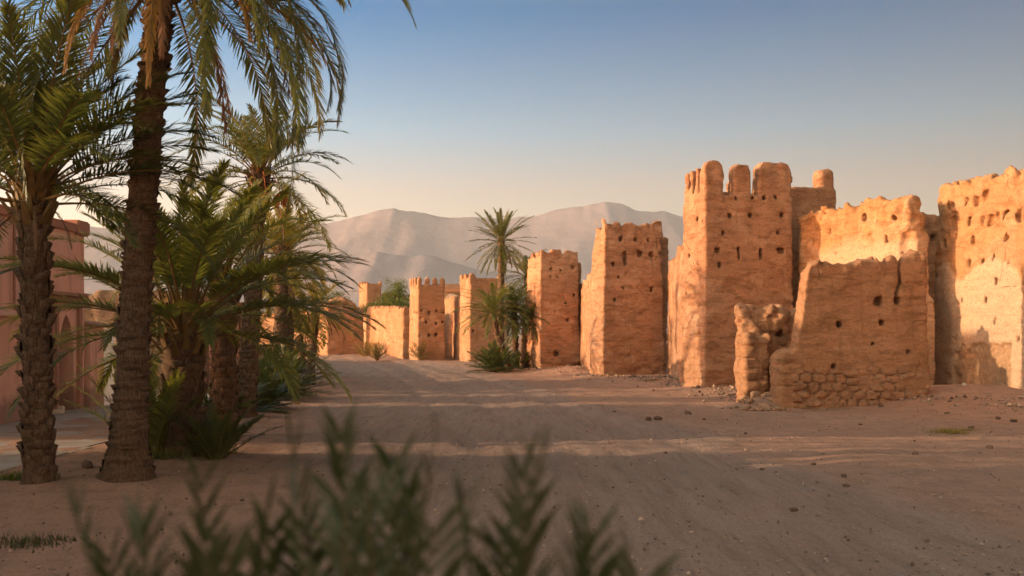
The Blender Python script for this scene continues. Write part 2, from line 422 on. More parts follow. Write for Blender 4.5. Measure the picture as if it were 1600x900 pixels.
b1 = g.bump(g.noise(p, 6, 7, .75), .7, .05, b1)
b2 = g.bump(g.noise(p, 55, 4, .8), .7, .012, b1)
M['dirt'] = g.done(col, g.bump(peb, .8, .02, b2), .97)

g = N('gravel_stone'); M['gravel'] = g.done(g.mix(g.attr('tone'), (.12, .08, .065), (.50, .37, .29)))
g = N('mountain_rock'); p = g.pos((.001, .001, .001))
M['mountain'] = g.done(g.mix(g.ramp(g.noise(p, 3, 8, .65), [(.4, 0), (.65, 1)]), (.23, .205, .235), (.205, .185, .215)), g.bump(g.noise(p, 9, 9, .6), .4, 30))
g = N('field_stone'); p = g.pos(); oi = g.n('ShaderNodeObjectInfo')
M['stone'] = g.done(g.mix(g.math('MULTIPLY', g.noise(p, 9, 6, .7), .6), g.mix(oi.outputs['Random'], (.32, .195, .125), (.20, .12, .08)), (.38, .25, .17)), g.bump(g.noise(p, 24, 6, .7), .6, .02))
g = N('pale_stone'); M['pale_stone'] = g.done(g.mix(g.noise(g.pos(), 12, 5), (.62, .55, .48), (.45, .38, .32)), g.bump(g.noise(g.pos(), 30), .4, .01))
g = N('dark_stone'); M['dark_stone'] = g.done(g.mix(g.noise(g.pos(), 12, 5), (.10, .065, .05), (.16, .10, .075)), g.bump(g.noise(g.pos(), 30), .4, .01))
g = N('red_brick'); M['red_brick'] = g.done(g.mix(g.noise(g.pos(), 14, 5), (.36, .11, .06), (.25, .08, .05)), g.bump(g.noise(g.pos(), 40), .4, .008))

def leaf_mat(name, c0, c1, trans=.35, tint=(1.5, 1.5, .6), gloss=.45, tip=None):
    """two-sided leaf with light coming through; attr 'tipf' runs 0..1 towards the leaf tips"""
    g = N(name); oi = g.n('ShaderNodeObjectInfo'); p = g.pos()
    col = g.mix(g.noise(p, 5, 3, .6), c0, c1)
    col = g.mix(g.math('MULTIPLY', oi.outputs['Random'], .5), col, tuple(v*1.25 for v in c1))
    col = g.mix(g.attr('tipf'), col, tip or (c1[0]*2.2, c1[1]*1.55, c1[2]*1.0))
    g.done(col, None, gloss); g.bsdf.inputs['Specular IOR Level'].default_value = .35
    tr = g.n('ShaderNodeBsdfTranslucent'); g.l(g.mix(1., col, tint, 'MULTIPLY'), tr.inputs['Color'])
    mx = g.n('ShaderNodeMixShader'); mx.inputs[0].default_value = trans
    g.l(g.bsdf.outputs[0], mx.inputs[1]); g.l(tr.outputs[0], mx.inputs[2]); g.l(mx.outputs[0], g.out.inputs['Surface'])
    return g.m
M['frond'] = leaf_mat('frond_green', (.080, .105, .044), (.12, .142, .052))
M['frond_dark'] = leaf_mat('frond_dark_green', (.058, .082, .042), (.090, .112, .050))
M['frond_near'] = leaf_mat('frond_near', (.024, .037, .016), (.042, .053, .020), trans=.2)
M['frond_olive'] = leaf_mat('frond_olive', (.13, .135, .042), (.19, .18, .055))
M['frond_brown'] = leaf_mat('frond_yellowing', (.15, .10, .035), (.22, .14, .045), tint=(1.3, 1.1, .7), tip=(.30, .18, .06))
M['frond_dead'] = leaf_mat('frond_dead', (.15, .095, .065), (.22, .14, .09), trans=.25, tint=(1.2, 1, .8), gloss=.8, tip=(.24, .15, .10))
M['leaf_bush'] = leaf_mat('leaf_bush', (.05, .085, .025), (.085, .125, .035))
M['leaf_dry'] = leaf_mat('leaf_dry', (.10, .09, .045), (.16, .13, .06))
M['leaf_blue'] = leaf_mat('leaf_blue_green', (.045, .07, .045), (.07, .095, .06))
g = N('petiole'); p = g.pos(); M['petiole'] = g.done(g.mix(g.noise(p, 7, 5), (.21, .135, .055), (.12, .075, .035)), None, .5)
g = N('palm_bark'); p = g.pos(); pf = g.pos((3, 3, 14))
col = g.mix(g.ramp(g.noise(p, 9, 5, .7), [(.35, 0), (.65, 1)]), (.19, .12, .08), (.10, .062, .042))
col = g.mix(g.math('MULTIPLY', g.attr('tipf'), .7), col, (.26, .165, .11))
col = g.mix(g.ramp(g.noise(p, 1.4, 3), [(.45, 0), (.7, .35)]), col, (.17, .125, .10))
fib = g.noise(g.pos((26, 26, 5)), 2, 6, .8)
col = g.mix(g.ramp(fib, [(.38, .8), (.52, 0)]), col, (.045, .028, .02))
col = g.mix(g.ramp(fib, [(.54, 0), (.70, .65)]), col, (.33, .225, .16))
M['bark'] = g.done(col, g.bump(fib, 1., .03, g.bump(g.noise(p, 30, 5, .7), .8, .02)), .95)
g = N('tree_bark'); M['tree_bark'] = g.done(g.mix(g.noise(g.pos((8, 8, 2)), 2, 5), (.14, .10, .07), (.08, .055, .04)), g.bump(g.noise(g.pos((20, 20, 4)), 1, 5), .6, .02))
g = N('date_fruit'); M['fruit'] = g.done(g.mix(g.noise(g.pos(), 18, 3), (.40, .15, .05), (.28, .09, .04)), None, .5)

# ------------------------------------------------------------------ ground, road, pavement, mountains
_wy = [0, 10, 22, 28, 31, 36, 46, 57, 75, 90, 140]; _wx = [17, 15.5, 15.0, 14.0, 11.5, 7.6, 4.3, 1.7, -6.5, -14, -30]
def ground_h(x, y):
    x = np.asarray(x, dtype=np.float64); y = np.asarray(y, dtype=np.float64); z0 = np.zeros_like(x)
    near = sstep(160, 90, y)*sstep(80, 40, np.abs(x))
    wx = np.interp(y, _wy, _wx)
    h = .16*sstep(wx-3.2, wx+.3, x)
    h += .42*np.exp(-(((x-12.4)/2.4)**2+((y-28.6)/1.7)**2))+.16*np.exp(-(((x-15)/2.5)**2+((y-27.5)/3.5)**2))
    h += .17*np.exp(-(((x-7.3)/1.3)**2+((y-42.5)/3.5)**2))+.2*np.exp(-(((x-3.3)/1.2)**2+((y-53)/3)**2))
    h += .28*np.exp(-(((x+11)/3)**2+((y-83)/3)**2))+.4*np.exp(-(((x+15)/2.5)**2+((y-86.5)/2.)**2))
    h += .30*np.exp(-(((x-7.15)/.75)**2+((y-28.3)/.7)**2))
    for bx_, by_, br_ in ((-6.15, 13, .7), (-5.2, 13.4, .9), (-5.28, 16, 1.0), (-5.6, 19.4, .8), (-6.4, 23.8, .9), (-8.3, 35, 1.)): h += .09*np.exp(-(((x-bx_)/br_)**2+((y-by_)/br_)**2))
    h += .03*fbm(x*.35, y*.25, z0, 3)+.026*fbm(x*1.7, y*1.4, z0+3, 3)
    rd = road_f(x, y)
    # wheel ruts along the track
    u = x-np.interp(y, _ry, _rx)
    h -= rd*.05*(np.exp(-((u-.8)/.28)**2)+np.exp(-((u+.8)/.28)**2)+.7*np.exp(-((u-3)/.3)**2)+.7*np.exp(-((u-1.5)/.3)**2))*(1+.5*vnoise(x*.2, y*.3, z0))
    h += .05*sstep(-6.2, -7.0, x)*sstep(9, 12, y)*sstep(36, 30, y)
    return h*near
_ry = [-5, 5, 10, 18, 27, 40, 56, 75, 95, 130]; _rx = [3.5, 2.3, 1.5, .2, -1.3, -3.2, -6.2, -10.5, -17, -30]
def road_f(x, y):
    c = np.interp(y, _ry, _rx); wdt = np.interp(y, [0, 20, 60, 90], [3.6, 3.8, 4.2, 4.0])
    e = .5*vnoise(x*.5, y*.3, np.zeros_like(x))
    return sstep(wdt+.9, wdt-.5, np.abs(x-c)+e)
def axis(parts):
    out = []
    for a, b, st in parts: out += list(np.arange(a, b, st))
    return out
xs = [-3600, -2000, -1000, -500, -250, -140, -90, -60, -45, -34]+axis([(-28, -14, .5), (-14, 19, .14), (19, 30, .6)])+[34, 45, 60, 90, 140, 250, 500, 1000, 2000, 3600]
ys = [-400, -150, -60, -30, -15]+axis([(-8, 2, .5), (2, 42, .14), (42, 70, .28), (70, 100, .5)])+[104, 110, 120, 135, 160, 200, 280, 400, 700, 1200, 2000, 3500, 5500, 7650]
X, Y = np.meshgrid(np.array(xs, dtype=float), np.array(ys, dtype=float), indexing='xy')
Z = ground_h(X, Y); RD = road_f(X, Y)*(Y < 130)
nx, ny = len(xs), len(ys)
V = np.stack([X, Y, Z], -1).reshape(-1, 3); rdv = RD.reshape(-1)
i, j = np.meshgrid(np.arange(nx-1), np.arange(ny-1)); a = (j*nx+i).ravel()
Q = np.stack([a, a+1, a+1+nx, a+nx], 1)
isroad = rdv[Q].mean(1) > .5
for nm, sel in (('ground', ~isroad), ('dirt_road', isroad)):
    u, inv = np.unique(Q[sel], return_inverse=True)
    me = np_mesh(nm, V[u], inv.reshape(-1, 4), attrs={'road': rdv[u]})
    tag(link(nm, me, M['dirt']), 'brown dirt ground with stones' if nm == 'ground' else 'grey compacted gravel track with wheel ruts', nm.split('_')[-1], kind='structure')

# pavement on the left: slab with a kerb edge
pv = MB(); pv.box(-16, -7.45, 6, 36, -.2, .065)
tag(pv.build('pavement', M['paving']), 'grey slab pavement along the rose wall', 'pavement', kind='structure')
kb = MB(); yy = 6.
while yy < 30:
    ln = rnd.uniform(.75, 1.0)
    if rnd.random() > .12: kb.box(-7.447, -7.30+rnd.uniform(-.03, .02), yy, yy+ln-.02, -.2, .085+rnd.uniform(-.03, .012))
    yy += ln
tag(kb.build('kerb', M['concrete'], bevel=.012), 'worn concrete kerb of the pavement', 'kerb', kind='structure')

def ridge(name, D, prof, depth, seed, label, far_w):
    px = np.array([p[0] for p in prof], float); py = np.array([p[1] for p in prof], float)
    n = 420; mrows = 46
    P = np.linspace(px[0], px[-1], n); top = (HOR-np.interp(P, px, py))/FPX*D
    xw = (P-800)/FPX*D
    t = np.linspace(-1, 1, mrows)
    XX, TT = np.meshgrid(xw, t)
    YY = D+TT*depth+0*XX
    z0 = np.zeros_like(XX)
    sp = fbm(XX/far_w, TT*1.2+seed, z0+seed, 5)
    rg = 1-np.abs(fbm(XX/far_w*1.9+5, TT*2.+seed, z0+seed*2, 4))
    fall = np.clip(1-np.abs(TT+.0), 0, 1)
    hgt = top[None, :]*(1+.010*fbm(XX/far_w*6, z0+seed, z0, 4))
    ZZ = hgt*(fall**.85)*(1-.06*(1-fall)*(1-rg)*2.0+.035*sp*(1-fall)+.012*fbm(XX/130, TT*9, z0+seed, 4))-4
    V = np.stack([XX, YY, ZZ], -1).reshape(-1, 3)
    i, j = np.meshgrid(np.arange(n-1), np.arange(mrows-1)); a = (j*n+i).ravel()
    tag(link(name, np_mesh(name, V, np.stack([a, a+1, a+1+n, a+n], 1)), M['mountain']), label, 'mountain', kind='structure')
ridge('mountains', 6000, [(-100, 366), (0, 356), (130, 348), (250, 360), (400, 352), (510, 344), (560, 333), (600, 324), (617, 320), (632, 323), (655, 325), (690, 333), (740, 336), (800, 337), (850, 329), (890, 322), (925, 316), (945, 313), (965, 316), (1000, 324), (1060, 333), (1150, 345), (1300, 360), (1500, 390), (1700, 420)], 1500, 2, 'hazy high mountain range on the horizon', 700)
ridge('hills', 4200, [(-450, 470), (-200, 440), (100, 425), (300, 420), (430, 412), (520, 404), (550, 399), (575, 391), (590, 388), (605, 391), (640, 396), (665, 393), (680, 396), (710, 407), (760, 418), (830, 430), (950, 440), (1100, 455), (1300, 470), (1600, 490)], 700, 5, 'lower hazy ridge in front of the mountains', 420)

# ------------------------------------------------------------------ haze: one closed box of thin even air
hz = MB(); hz.box(-3700, 3700, -450, 7750, -6, 850)
g = N('haze_air'); g.t.nodes.remove(g.bsdf); vp = g.n('ShaderNodeVolumePrincipled')
vp.inputs['Color'].default_value = (.60, .78, 1.0, 1); vp.inputs['Density'].default_value = HAZE; vp.inputs['Anisotropy'].default_value = .0
g.l(vp.outputs[0], g.out.inputs['Volume'])
haze = tag(hz.build('haze', g.m), 'thin warm evening haze in the air', 'haze', kind='stuff')

# ------------------------------------------------------------------ earthen fortification on the right
def on_line(A, B, px):
    """distance along A->B (and z scale) where the photo column px crosses it"""
    k = (px-800)/FPX; dx, dy = B[0]-A[0], B[1]-A[1]
    t = (k*A[1]-A[0])/(dx-k*dy); L = math.hypot(dx, dy)
    return t*L, A[1]+t*dy
def profile(A, B, pts):
    """photo silhouette points -> (s along the wall, z)"""
    o = [(*on_line(A, B, px), py) for px, py in pts]
    return [p[0] for p in o], [gz(p[2], p[1]) for p in o]
def scatter_holes(wl, L, z0, z1, nrow, ncol, face='front', off=0, skip=.35, sz=.12):
    for r in range(nrow):
        z = z0+(z1-z0)*r/max(1, nrow-1)
        for c in range(ncol):
            if rnd.random() < skip: continue
            x = off+L*(c+.5)/ncol+rnd.uniform(-.18, .18)
            q = rnd.uniform(.75, 1.3)*sz
            wl.hole(x, z+rnd.uniform(-.1, .1), q, q*rnd.uniform(.9, 1.5), face)

def fin(px, py): return gx(px[0], px[1]), px[1]

# --- tall tower
phi = R(20); c_, s_ = math.cos(phi), math.sin(phi)
A = (6.95, 36.0); W, D = 4.0, 1.8
T = Adobe(A, (A[0]+W*c_, A[1]+W*s_), 3.2, 8.9, .055, 1, (.5, 3.2), .5)
T.add(0, W, 0, D, 7.0, .05, batter=.022)
T.add(3.7, 6.8, 1.25, 2.0, 7.85, .08); T.add(6.05, 6.75, 1.3, 1.95, 8.62, .2)
x, y, z = T.x, T.y, T.z
def merlon(x0, x1, y0, y1, zt, base=6.6, cap=.22):
    f = fbox(x, y, z, x0, x1, y0, y1, base, zt, .07)
    if cap:  # chamfered top
        cx, hw = (x0+x1)/2, (x1-x0)/2
        f = smax(f, (np.abs(x-cx)-hw+(z-(zt-cap))*.8)*.7 if x1-x0 > .5 else f, .08)
    T.F[:] = smin(T.F, f, .07)
merlon(.13, .96, .15, .62, 8.40); merlon(1.36, 2.14, .16, .62, 8.34); merlon(2.42, 3.86, .16, .66, 8.52)
merlon(3.5, 3.98, .2, .9, 8.05); merlon(.14, .6, .72, .98, 8.26, cap=0); merlon(.14, .6, 1.1, 1.36, 8.2, cap=0); merlon(.14, .6, 1.46, 1.68, 8.14, cap=0)
merlon(1.0, 1.5, 1.25, 1.7, 8.05, cap=.2); merlon(1.95, 2.5, 1.3, 1.7, 8.1); T.add(.1, 3.9, .1, .55, 7.22, .1); T.add(.12, .55, .1, 1.7, 7.3, .1)
T.add(.1, 3.9, 1.3, 1.7, 7.5, .1)
for px, py in ((1154, 309), (1180, 309), (1198, 308), (1217, 308), (1144, 336), (1176, 336), (1225, 335), (1132, 363), (1218, 363)):
    s, d = on_line(A, (A[0]+W*c_, A[1]+W*s_), px); T.hole(s, gz(py, d), .13, .13)
for px, py, wd, ht in ((1124, 391, .22, .2), (1157, 396, .13, .5), (1191, 396, .16, .42), (1223, 391, .28, .22), (1127, 414, .16, .2)):
    s, d = on_line(A, (A[0]+W*c_, A[1]+W*s_), px); T.hole(s, gz(py, d), wd, ht)
for yy, zz in ((.3, 6.2), (.75, 6.3), (1.2, 6.2), (1.5, 6.25), (.6, 5.1), (1.3, 5.0), (.4, 4.0), (1.45, 3.6)): T.hole(yy, zz, .09, .1, 'left')
T.rough(.85, .3, 7.2, .8, .5)
P_front = lambda x0, x1: (lambda x, y, z: (z > 7.27) & (x > x0) & (x < x1) & (y < .95) & ((x > 1.05) | (y < .66)))
tower = T.finish('tower', M['adobe'], 'tallest earthen tower with chunky merlons, behind the two ruined walls', 'tower', 'fortress towers',
    parts=[('merlon', P_front(-.2, 1.1)), ('merlon', P_front(1.1, 2.3)), ('merlon', P_front(2.3, 4.2)),
           ('merlon', lambda x, y, z: (z > 7.4) & (x < .75) & (y > .66) & (y < 1.04)), ('merlon', lambda x, y, z: (z > 7.4) & (x < .75) & (y >= 1.04) & (y < 1.41)), ('merlon', lambda x, y, z: (z > 7.4) & (x < .8) & (y >= 1.41)),
           ('merlon', lambda x, y, z: (z > 7.92) & (x > 5.9)), ('rear_wall', lambda x, y, z: (x > 4.15) & (z < 7.92))])

# --- second tower (square, broken top)
A = (4.24, 46.4); W, D = 3.3, 1.55; B = (A[0]+W*c_, A[1]+W*s_)
T = Adobe(A, B, 2.4, 8.0, .06, 2, (.5, 1.1), .5)
T.add(0, W, 0, D, 7.9, .05, batter=.02); T.add(3.2, 4.0, .9, 1.9, 6.95, .15)
ps, pz = profile(A, B, [(925, 338), (938, 336), (948, 338), (951, 349), (960, 352), (968, 346), (975, 352), (985, 345), (1000, 352), (1010, 347), (1024, 350), (1030, 345), (1040, 347), (1048, 352), (1075, 354)])
prof = np.interp(T.x, ps, pz)+.05*vnoise(T.x*5, T.y*5, 0*T.z); prof = np.where((T.y > .55) & (T.x > .5), prof-.5*(T.y > .6), prof)
prof = np.where((T.x < .5) & (T.y > .5) & (T.y < 1.1), prof-.25, prof)
T.top(prof, .06)
for px, py in ((972, 373), (995, 374), (1014, 375), (1034, 374), (961, 413), (968, 433), (975, 450), (962, 468), (1035, 396), (1020, 397)):
    s, d = on_line(A, B, px); T.hole(s, gz(py, d), .13, .15)
for px, py, wd, ht in ((979, 404, .14, .62), (1003, 396, .2, .2), (1020, 452, .17, .28), (1039, 424, .12, .4)):
    s, d = on_line(A, B, px); T.hole(s, gz(py, d), wd, ht)
T.rough(1., .6, 7.4)
T.finish('tower', M['adobe'], 'square earthen tower with a broken flat top, just left of the tallest tower', 'tower', 'fortress towers',
    parts=[('corner_stub', lambda x, y, z: (z > 7.28) & (x < .5)), ('rear_wall', lambda x, y, z: x > 3.5)])

# --- third tower beside the palm clump
A = (1.56, 56.5); W, D = 2.6, 2.3; B = (A[0]+W*c_, A[1]+W*s_)
T = Adobe(A, B, 2.6, 7.4, .07, 3, (.5, .8), .5)
T.add(0, W, 0, D, 7.3, .05, batter=.02); T.add(2.4, 3.0, .8, 1.6, 6.3, .12)
ps, pz = profile(A, B, [(826, 394), (843, 391), (852, 391), (856, 396), (862, 396), (864, 390), (878, 390), (880, 394), (885, 394), (887, 389), (899, 390), (906, 391), (913, 398)])
T.top(np.interp(T.x, ps, pz)-.3*((T.x < .5) & (np.abs((T.y % .8)-.4) < .13)) - .35*((T.x > .5) & (T.y > .6)), .05)
for px, py in ((863, 420), (877, 422), (861, 432), (872, 433), (897, 418), (864, 462), (875, 462), (862, 474), (885, 474), (898, 461), (855, 487), (867, 487), (881, 485), (888, 501), (876, 514), (870, 553)):
    s, d = on_line(A, B, px); T.hole(s, gz(py, d), .13, .13)
T.rough(1., .5, 7.)
T.finish('tower', M['adobe'], 'slimmest earthen tower of the near row, dotted with small holes, right beside the palm clump', 'tower', 'fortress towers', parts=[('rear_wall', lambda x, y, z: x > 2.75)])

# --- curtain walls between the towers
def curtain(A, B, zt, thick, seed, label, h=.08, end=None, prof=None, holes=(2, 8), mat='adobe', amp=1., grooves=1., group='fortress walls'):
    T = Adobe(A, B, thick, zt+.4, h, seed)
    T.add(0, T.L, 0, thick, zt+.3, .1, batter=.015)
    pf = zt+.12*fbm(T.x*.9+seed, T.y*.5, 0*T.z, 3) if prof is None else prof(T)
    T.top(pf, .08)
    if holes[1]: scatter_holes(T, T.L, 1.6, zt-.8, holes[0], holes[1])
    T.rough(amp, 1., zt, grooves)
    return T.finish('fortress_wall', M[mat], label, 'wall', group)
curtain((3.95, 59.2), (3.85, 47.9), 5.2, 1.0, 11, 'narrow sunlit strip of wall between the slimmest tower and the square one', .09)
curtain((7.4, 47.6), (6.42, 37.9), 5.5, 1.0, 12, 'narrow sunlit strip of wall between the square tower and the tallest one', .08)
A, B = (10.75, 37.9), (12.75, 31.6)
ps, pz = profile(A, B, [(1238, 341), (1246, 338), (1255, 336), (1262, 334), (1275, 331), (1290, 329), (1305, 326), (1320, 321), (1340, 317), (1360, 314), (1375, 310), (1392, 306), (1403, 304), (1410, 307), (1414, 316), (1418, 326), (1425, 345)])
def lit_prof(T):
    f = np.interp(T.x, ps, pz)+.10*np.abs(vnoise(T.x*2.3, T.y*1.2, 0*T.z))-.08*(np.abs(vnoise(T.x*3.1+9, 0*T.y, 0*T.z)) < .1)
    return f-.9*sstep(.45, .75, T.y)*sstep(.5, .2, np.abs(T.x-T.L+.2))
T = Adobe(A, B, 1.1, 7.0, .055, 13)
T.add(0, T.L, 0, .95, 7.2, .16, batter=.012); T.top(lit_prof(T), .1)
T.cut(fbox(T.x, T.y, T.z, T.L-.75, T.L+1, -.6, .28, 4.55, 5.35, .2)); T.cut(fbox(T.x, T.y, T.z, T.L-.3, T.L+1, -.6, 1.5, 3.4, 5.9, .25), .2)
for px, py in ((1345, 340), (1370, 345), (1392, 338), (1304, 395), (1290, 362), (1380, 372)):
    s, d = on_line(A, B, px); T.hole(s, gz(py, d), .13, .2)
T.rough(1.1, 1.2, 6.5, 1.8)
T.finish('fortress_wall', M['adobe_plastered'], 'sunlit wall with a lumpy fluted top and a broken right end, behind the taller ruin', 'wall', 'fortress walls',
    attrs={'plaster': lambda x, y, z: .8*sstep(5.5, 5.1, z+.25*vnoise(x*1.1, y, z))*sstep(.9, 1.8, x)})
curtain((13.0, 35.6), (16.5, 36.6), 6.4, 1.0, 14, 'short shaded piece of wall in the gap left of the plastered wall', .08, prof=lambda T: 6.35+.3*fbm(T.x*1.5, T.y, 0*T.z, 3)+.25*np.exp(-((T.x-.9)/.4)**2), mat='adobe_ruin')

# --- big plastered wall at the right edge
A, B = (14.08, 33.5), (14.72, 28.3); u_ = Vector((B[0]-A[0], B[1]-A[1])).normalized(); B2 = (A[0]+u_.x*14.5, A[1]+u_.y*14.5)
T = Adobe(A, B2, 1.7, 7.9, .055, 15, (.5, .3), .5)
T.add(0, 14.6, 0, 1.5, 7.6, .25, batter=.01)
ps, pz = profile(A, B2, [(1452, 296), (1460, 287), (1468, 283), (1485, 281), (1500, 278), (1520, 273), (1540, 271), (1560, 267), (1575, 264), (1586, 262), (1592, 258)])
ps += [ps[-1]+3, ps[-1]+6, ps[-1]+9]; pz += [7.0, 6.9, 7.1]
pf = np.interp(T.x, ps, pz)+.07*fbm(T.x*2.2, T.y*2, 0*T.z, 3)
sx = on_line(A, B2, 1593)[0]
pf = np.where((T.x > sx) & (T.x < sx+.9), pf+.42, pf)
T.top(pf, .1)
T.cut(fbox(T.x, T.y, T.z, sx-.28, sx-.02, -.6, .22, 6.1, 8, .1), .1)
for px, py in ((1477, 320), (1503, 316), (1516, 313), (1531, 308), (1481, 350), (1508, 347), (1527, 345), (1540, 344), (1551, 342), (1563, 338), (1584, 338), (1596, 338), (1566, 372), (1513, 376), (1470, 382), (1481, 414), (1508, 412), (1531, 410), (1548, 406), (1501, 470), (1536, 469), (1551, 503), (1587, 530), (1480, 440), (1571, 412), (1552, 440)):
    s, d = on_line(A, B2, px); T.hole(s, gz(py, d), rnd.uniform(.07, .10), rnd.uniform(.10, .22), dep=.3)
for k in range(26): T.hole(rnd.uniform(6, 14), rnd.uniform(1.8, 6.4), rnd.uniform(.07, .10), rnd.uniform(.1, .2), dep=.3)
def patch(x, y, z):    # where the plaster has dropped off low on the wall
    sa, sb = on_line(A, B2, 1488)[0], on_line(A, B2, 1578)[0]
    top = 1.62+.22*fbm(x*1.7+3, 0*x, 0*x, 3)+.35*np.exp(-((x-sa-.45)/.16)**2)
    return sstep(-.04, .04, x-sa+.1*vnoise(x*0, y*0, z*3))*sstep(.04, -.04, x-sb+.12*vnoise(x*0+5, y*0, z*3))*sstep(.05, -.05, z-top)*(y < .8)
def upper_raw(x, y, z):
    return sstep(-.1, .1, z-(4.25+.28*fbm(x*1.3, 0*x, 0*x, 4)-.35*np.exp(-((x-2.0)/.6)**2)-1.3*sstep(4.6, 5.0, x)))
m = np.abs(T.F) < .5
pt, ur = patch(T.x[m], T.y[m], T.z[m]), upper_raw(T.x[m], T.y[m], T.z[m])
T.F[m] += pt*(.09+.06*fbm(T.x[m]*5, T.y[m]*5, T.z[m]*3.2, 3))+ur*(.05+.05*fbm(T.x[m]*4, T.y[m]*4, T.z[m]*2.6, 3))
T.rough(.8, 1.3, 6.9, 1.)
T.finish('fortress_wall', M['adobe_plastered'], 'tall wall at the right edge, raw mud above, smooth pink plaster with a fallen patch below', 'wall', 'fortress walls',
    attrs={'raw': lambda x, y, z: np.maximum(patch(x, y, z), .25*upper_raw(x, y, z)), 'plaster': lambda x, y, z: .95*(1-upper_raw(x, y, z))*sstep(.1, .6, z)})

# --- the two ruined walls in front
def stone_course(x, z, zt, s=.34):
    """2-d jittered cells on the wall face: returns joint depth 0..1 and a per-stone number"""
    u, v = x/s, z/(s*.62)
    iu, iv = np.floor(u), np.floor(v); b1 = np.full(u.shape, 9.); b2 = b1.copy(); idn = np.zeros(u.shape)
    for du in (-1, 0, 1):
        for dv in (-1, 0, 1):
            cu, cv = iu+du, iv+dv
            h1 = np.mod(np.sin(cu*127.1+cv*311.7)*43758.5453, 1); h2 = np.mod(np.sin(cu*269.5+cv*183.3)*43758.5453, 1)
            d = np.hypot(u-cu-.5-.38*(h1-.5)*2-.5*(cv % 2), v-cv-.5-.3*(h2-.5)*2)
            c = d < b1; b2 = np.where(c, b1, np.minimum(b2, d)); idn = np.where(c, h1, idn); b1 = np.where(c, d, b1)
    return sstep(.22, .04, b2-b1), idn
A, B = (7.36, 27.2), (11.72, 27.8)
T = Adobe(A, B, 1.4, 5.0, .045, 21, (.5, .5), .5)
T.add(0, T.L, 0, .6, 5.3, .1, batter=.012); T.add(-.02, .8, 0, .85, 1.7, .1)
T.add(T.L-.6, T.L+.02, .15, .75, 5.0, .2)
ps, pz = profile(A, B, [(1205, 560), (1218, 556), (1230, 549), (1246, 544), (1250, 520), (1253, 500), (1257, 470), (1261, 440), (1265, 420), (1271, 411), (1280, 407), (1300, 407), (1315, 410), (1335, 411), (1345, 405), (1355, 400), (1370, 401), (1376, 408), (1384, 407), (1388, 411), (1392, 405), (1410, 400), (1425, 395), (1440, 391), (1452, 392), (1470, 400)])
T.top(np.interp(T.x, ps, pz)+.06*fbm(T.x*6, T.y*6, 0*T.z, 2), .05)
cs_ = on_line(A, B, 1405)[0]   # the long crack
T.cut(fbox(T.x-.06*vnoise(T.z*2, 0*T.z, 0*T.z), T.y, T.z, cs_-.03, cs_+.03, -.5, .25, 3.1, 5.2, .02), .03)
for px, py, wd in ((1375, 470, .17), (1405, 470, .13), (1313, 507, .13), (1380, 504, .13), (1365, 537, .1), (1303, 573, .13), (1420, 550, .1)):
    s, d = on_line(A, B, px); T.hole(s, gz(py, d), wd, wd*1.1)
m = np.abs(T.F) < .4
ztop_st = 1.05+.14*vnoise(T.x[m]*1.1, 0*T.x[m], 0*T.x[m])-.12*sstep(2.2, 4.4, T.x[m])
xx, yy, zz = T.x[m], T.y[m], T.z[m]
jt, idn = stone_course(xx+.05*vnoise(zz*3, xx, yy), zz+.05*vnoise(xx*2, yy, zz), 1, .37)
inst = sstep(.08, -.08, zz-ztop_st)*(xx > .35)*sstep(-.28, -.08, fbm(xx*1.3+4, zz*1.6, 0*xx, 3)+.35*sstep(.7, .2, zz))
blk = ((xx <= .5)*sstep(1.6, 1.4, zz))    # squared blocks of the left pier
T.F[m] += inst*(jt*.10-.02-.045*idn)+blk*.035*(np.abs((zz+.05*vnoise(xx*4, yy*2, zz)) / .30 % 1-.5) > .44)
T.rough(.6, 1.6, 4.5)
T.finish('ruined_wall', M['adobe_ruin'], 'taller of the two ruined walls, with round field stones along its foot and a stepped left end', 'ruined wall', 'ruined walls',
    parts=[('stone_base', lambda x, y, z: (z < 1.05-.12*sstep(2.2, 4.4, x)) & (y < .4) & (x > .5) & (x < 4.7)), ('pier', lambda x, y, z: (x <= .72) & (z < 1.62))],
    attrs={'raw': lambda x, y, z: np.maximum(1.*stone_course(x, z, 1, .37)[0]*sstep(.1, -.1, z-1.05)*(x > .35), .5*sstep(3.6, 4.4, z+.3*vnoise(x*2, y, z)))})
A, B = (6.62, 29.2), (9.6, 31.6)
A2 = (6.78, 29.0); B2_ = (9.6, 29.15)
T = Adobe(A2, B2_, 2.6, 3.6, .05, 22, (.5, .6), .5)
T.add(0, .78, 0, .62, 2.05, .12); T.add(.05, .62, .3, 1.35, 3.3, .12); T.add(.1, 2.8, .8, 1.4, 3.3, .1)
pf = np.where(T.y < .55, 2.0+.25*T.y, 2.0+.95*sstep(.45, .95, T.y+.15*vnoise(T.x*3, T.y*3, 0*T.z)))
pf = pf+.08*fbm(T.x*4, T.y*4, 0*T.z, 2)
T.top(pf, .06)
T.cut(fbox(T.x, T.y, T.z, .85, 1.35, .3, .95, .1, .95, .15), .1)
m = np.abs(T.F) < .3
T.F[m] += .04*(np.abs((T.z[m]+.06*vnoise(T.x[m]*3, T.y[m]*3, T.z[m]*2))/.34 % 1-.5) > .45)*(T.y[m] < 1.2)
T.hole(1.3, 2.1, .12, .12, dep=1.6); T.hole(1.75, 1.75, .12, .14, dep=1.6)
T.rough(1., 1.6, 3.)
T.finish('ruined_wall', M['adobe_ruin'], 'lower ruined wall with a rounded eroded pier, in front of the tallest tower', 'ruined wall', 'ruined walls',
    parts=[('pier', lambda x, y, z: (y < .66) & (x < .9))], attrs={'raw': lambda x, y, z: .5*sstep(2.3, 3., z+.3*vnoise(x*2, y*2, z))})

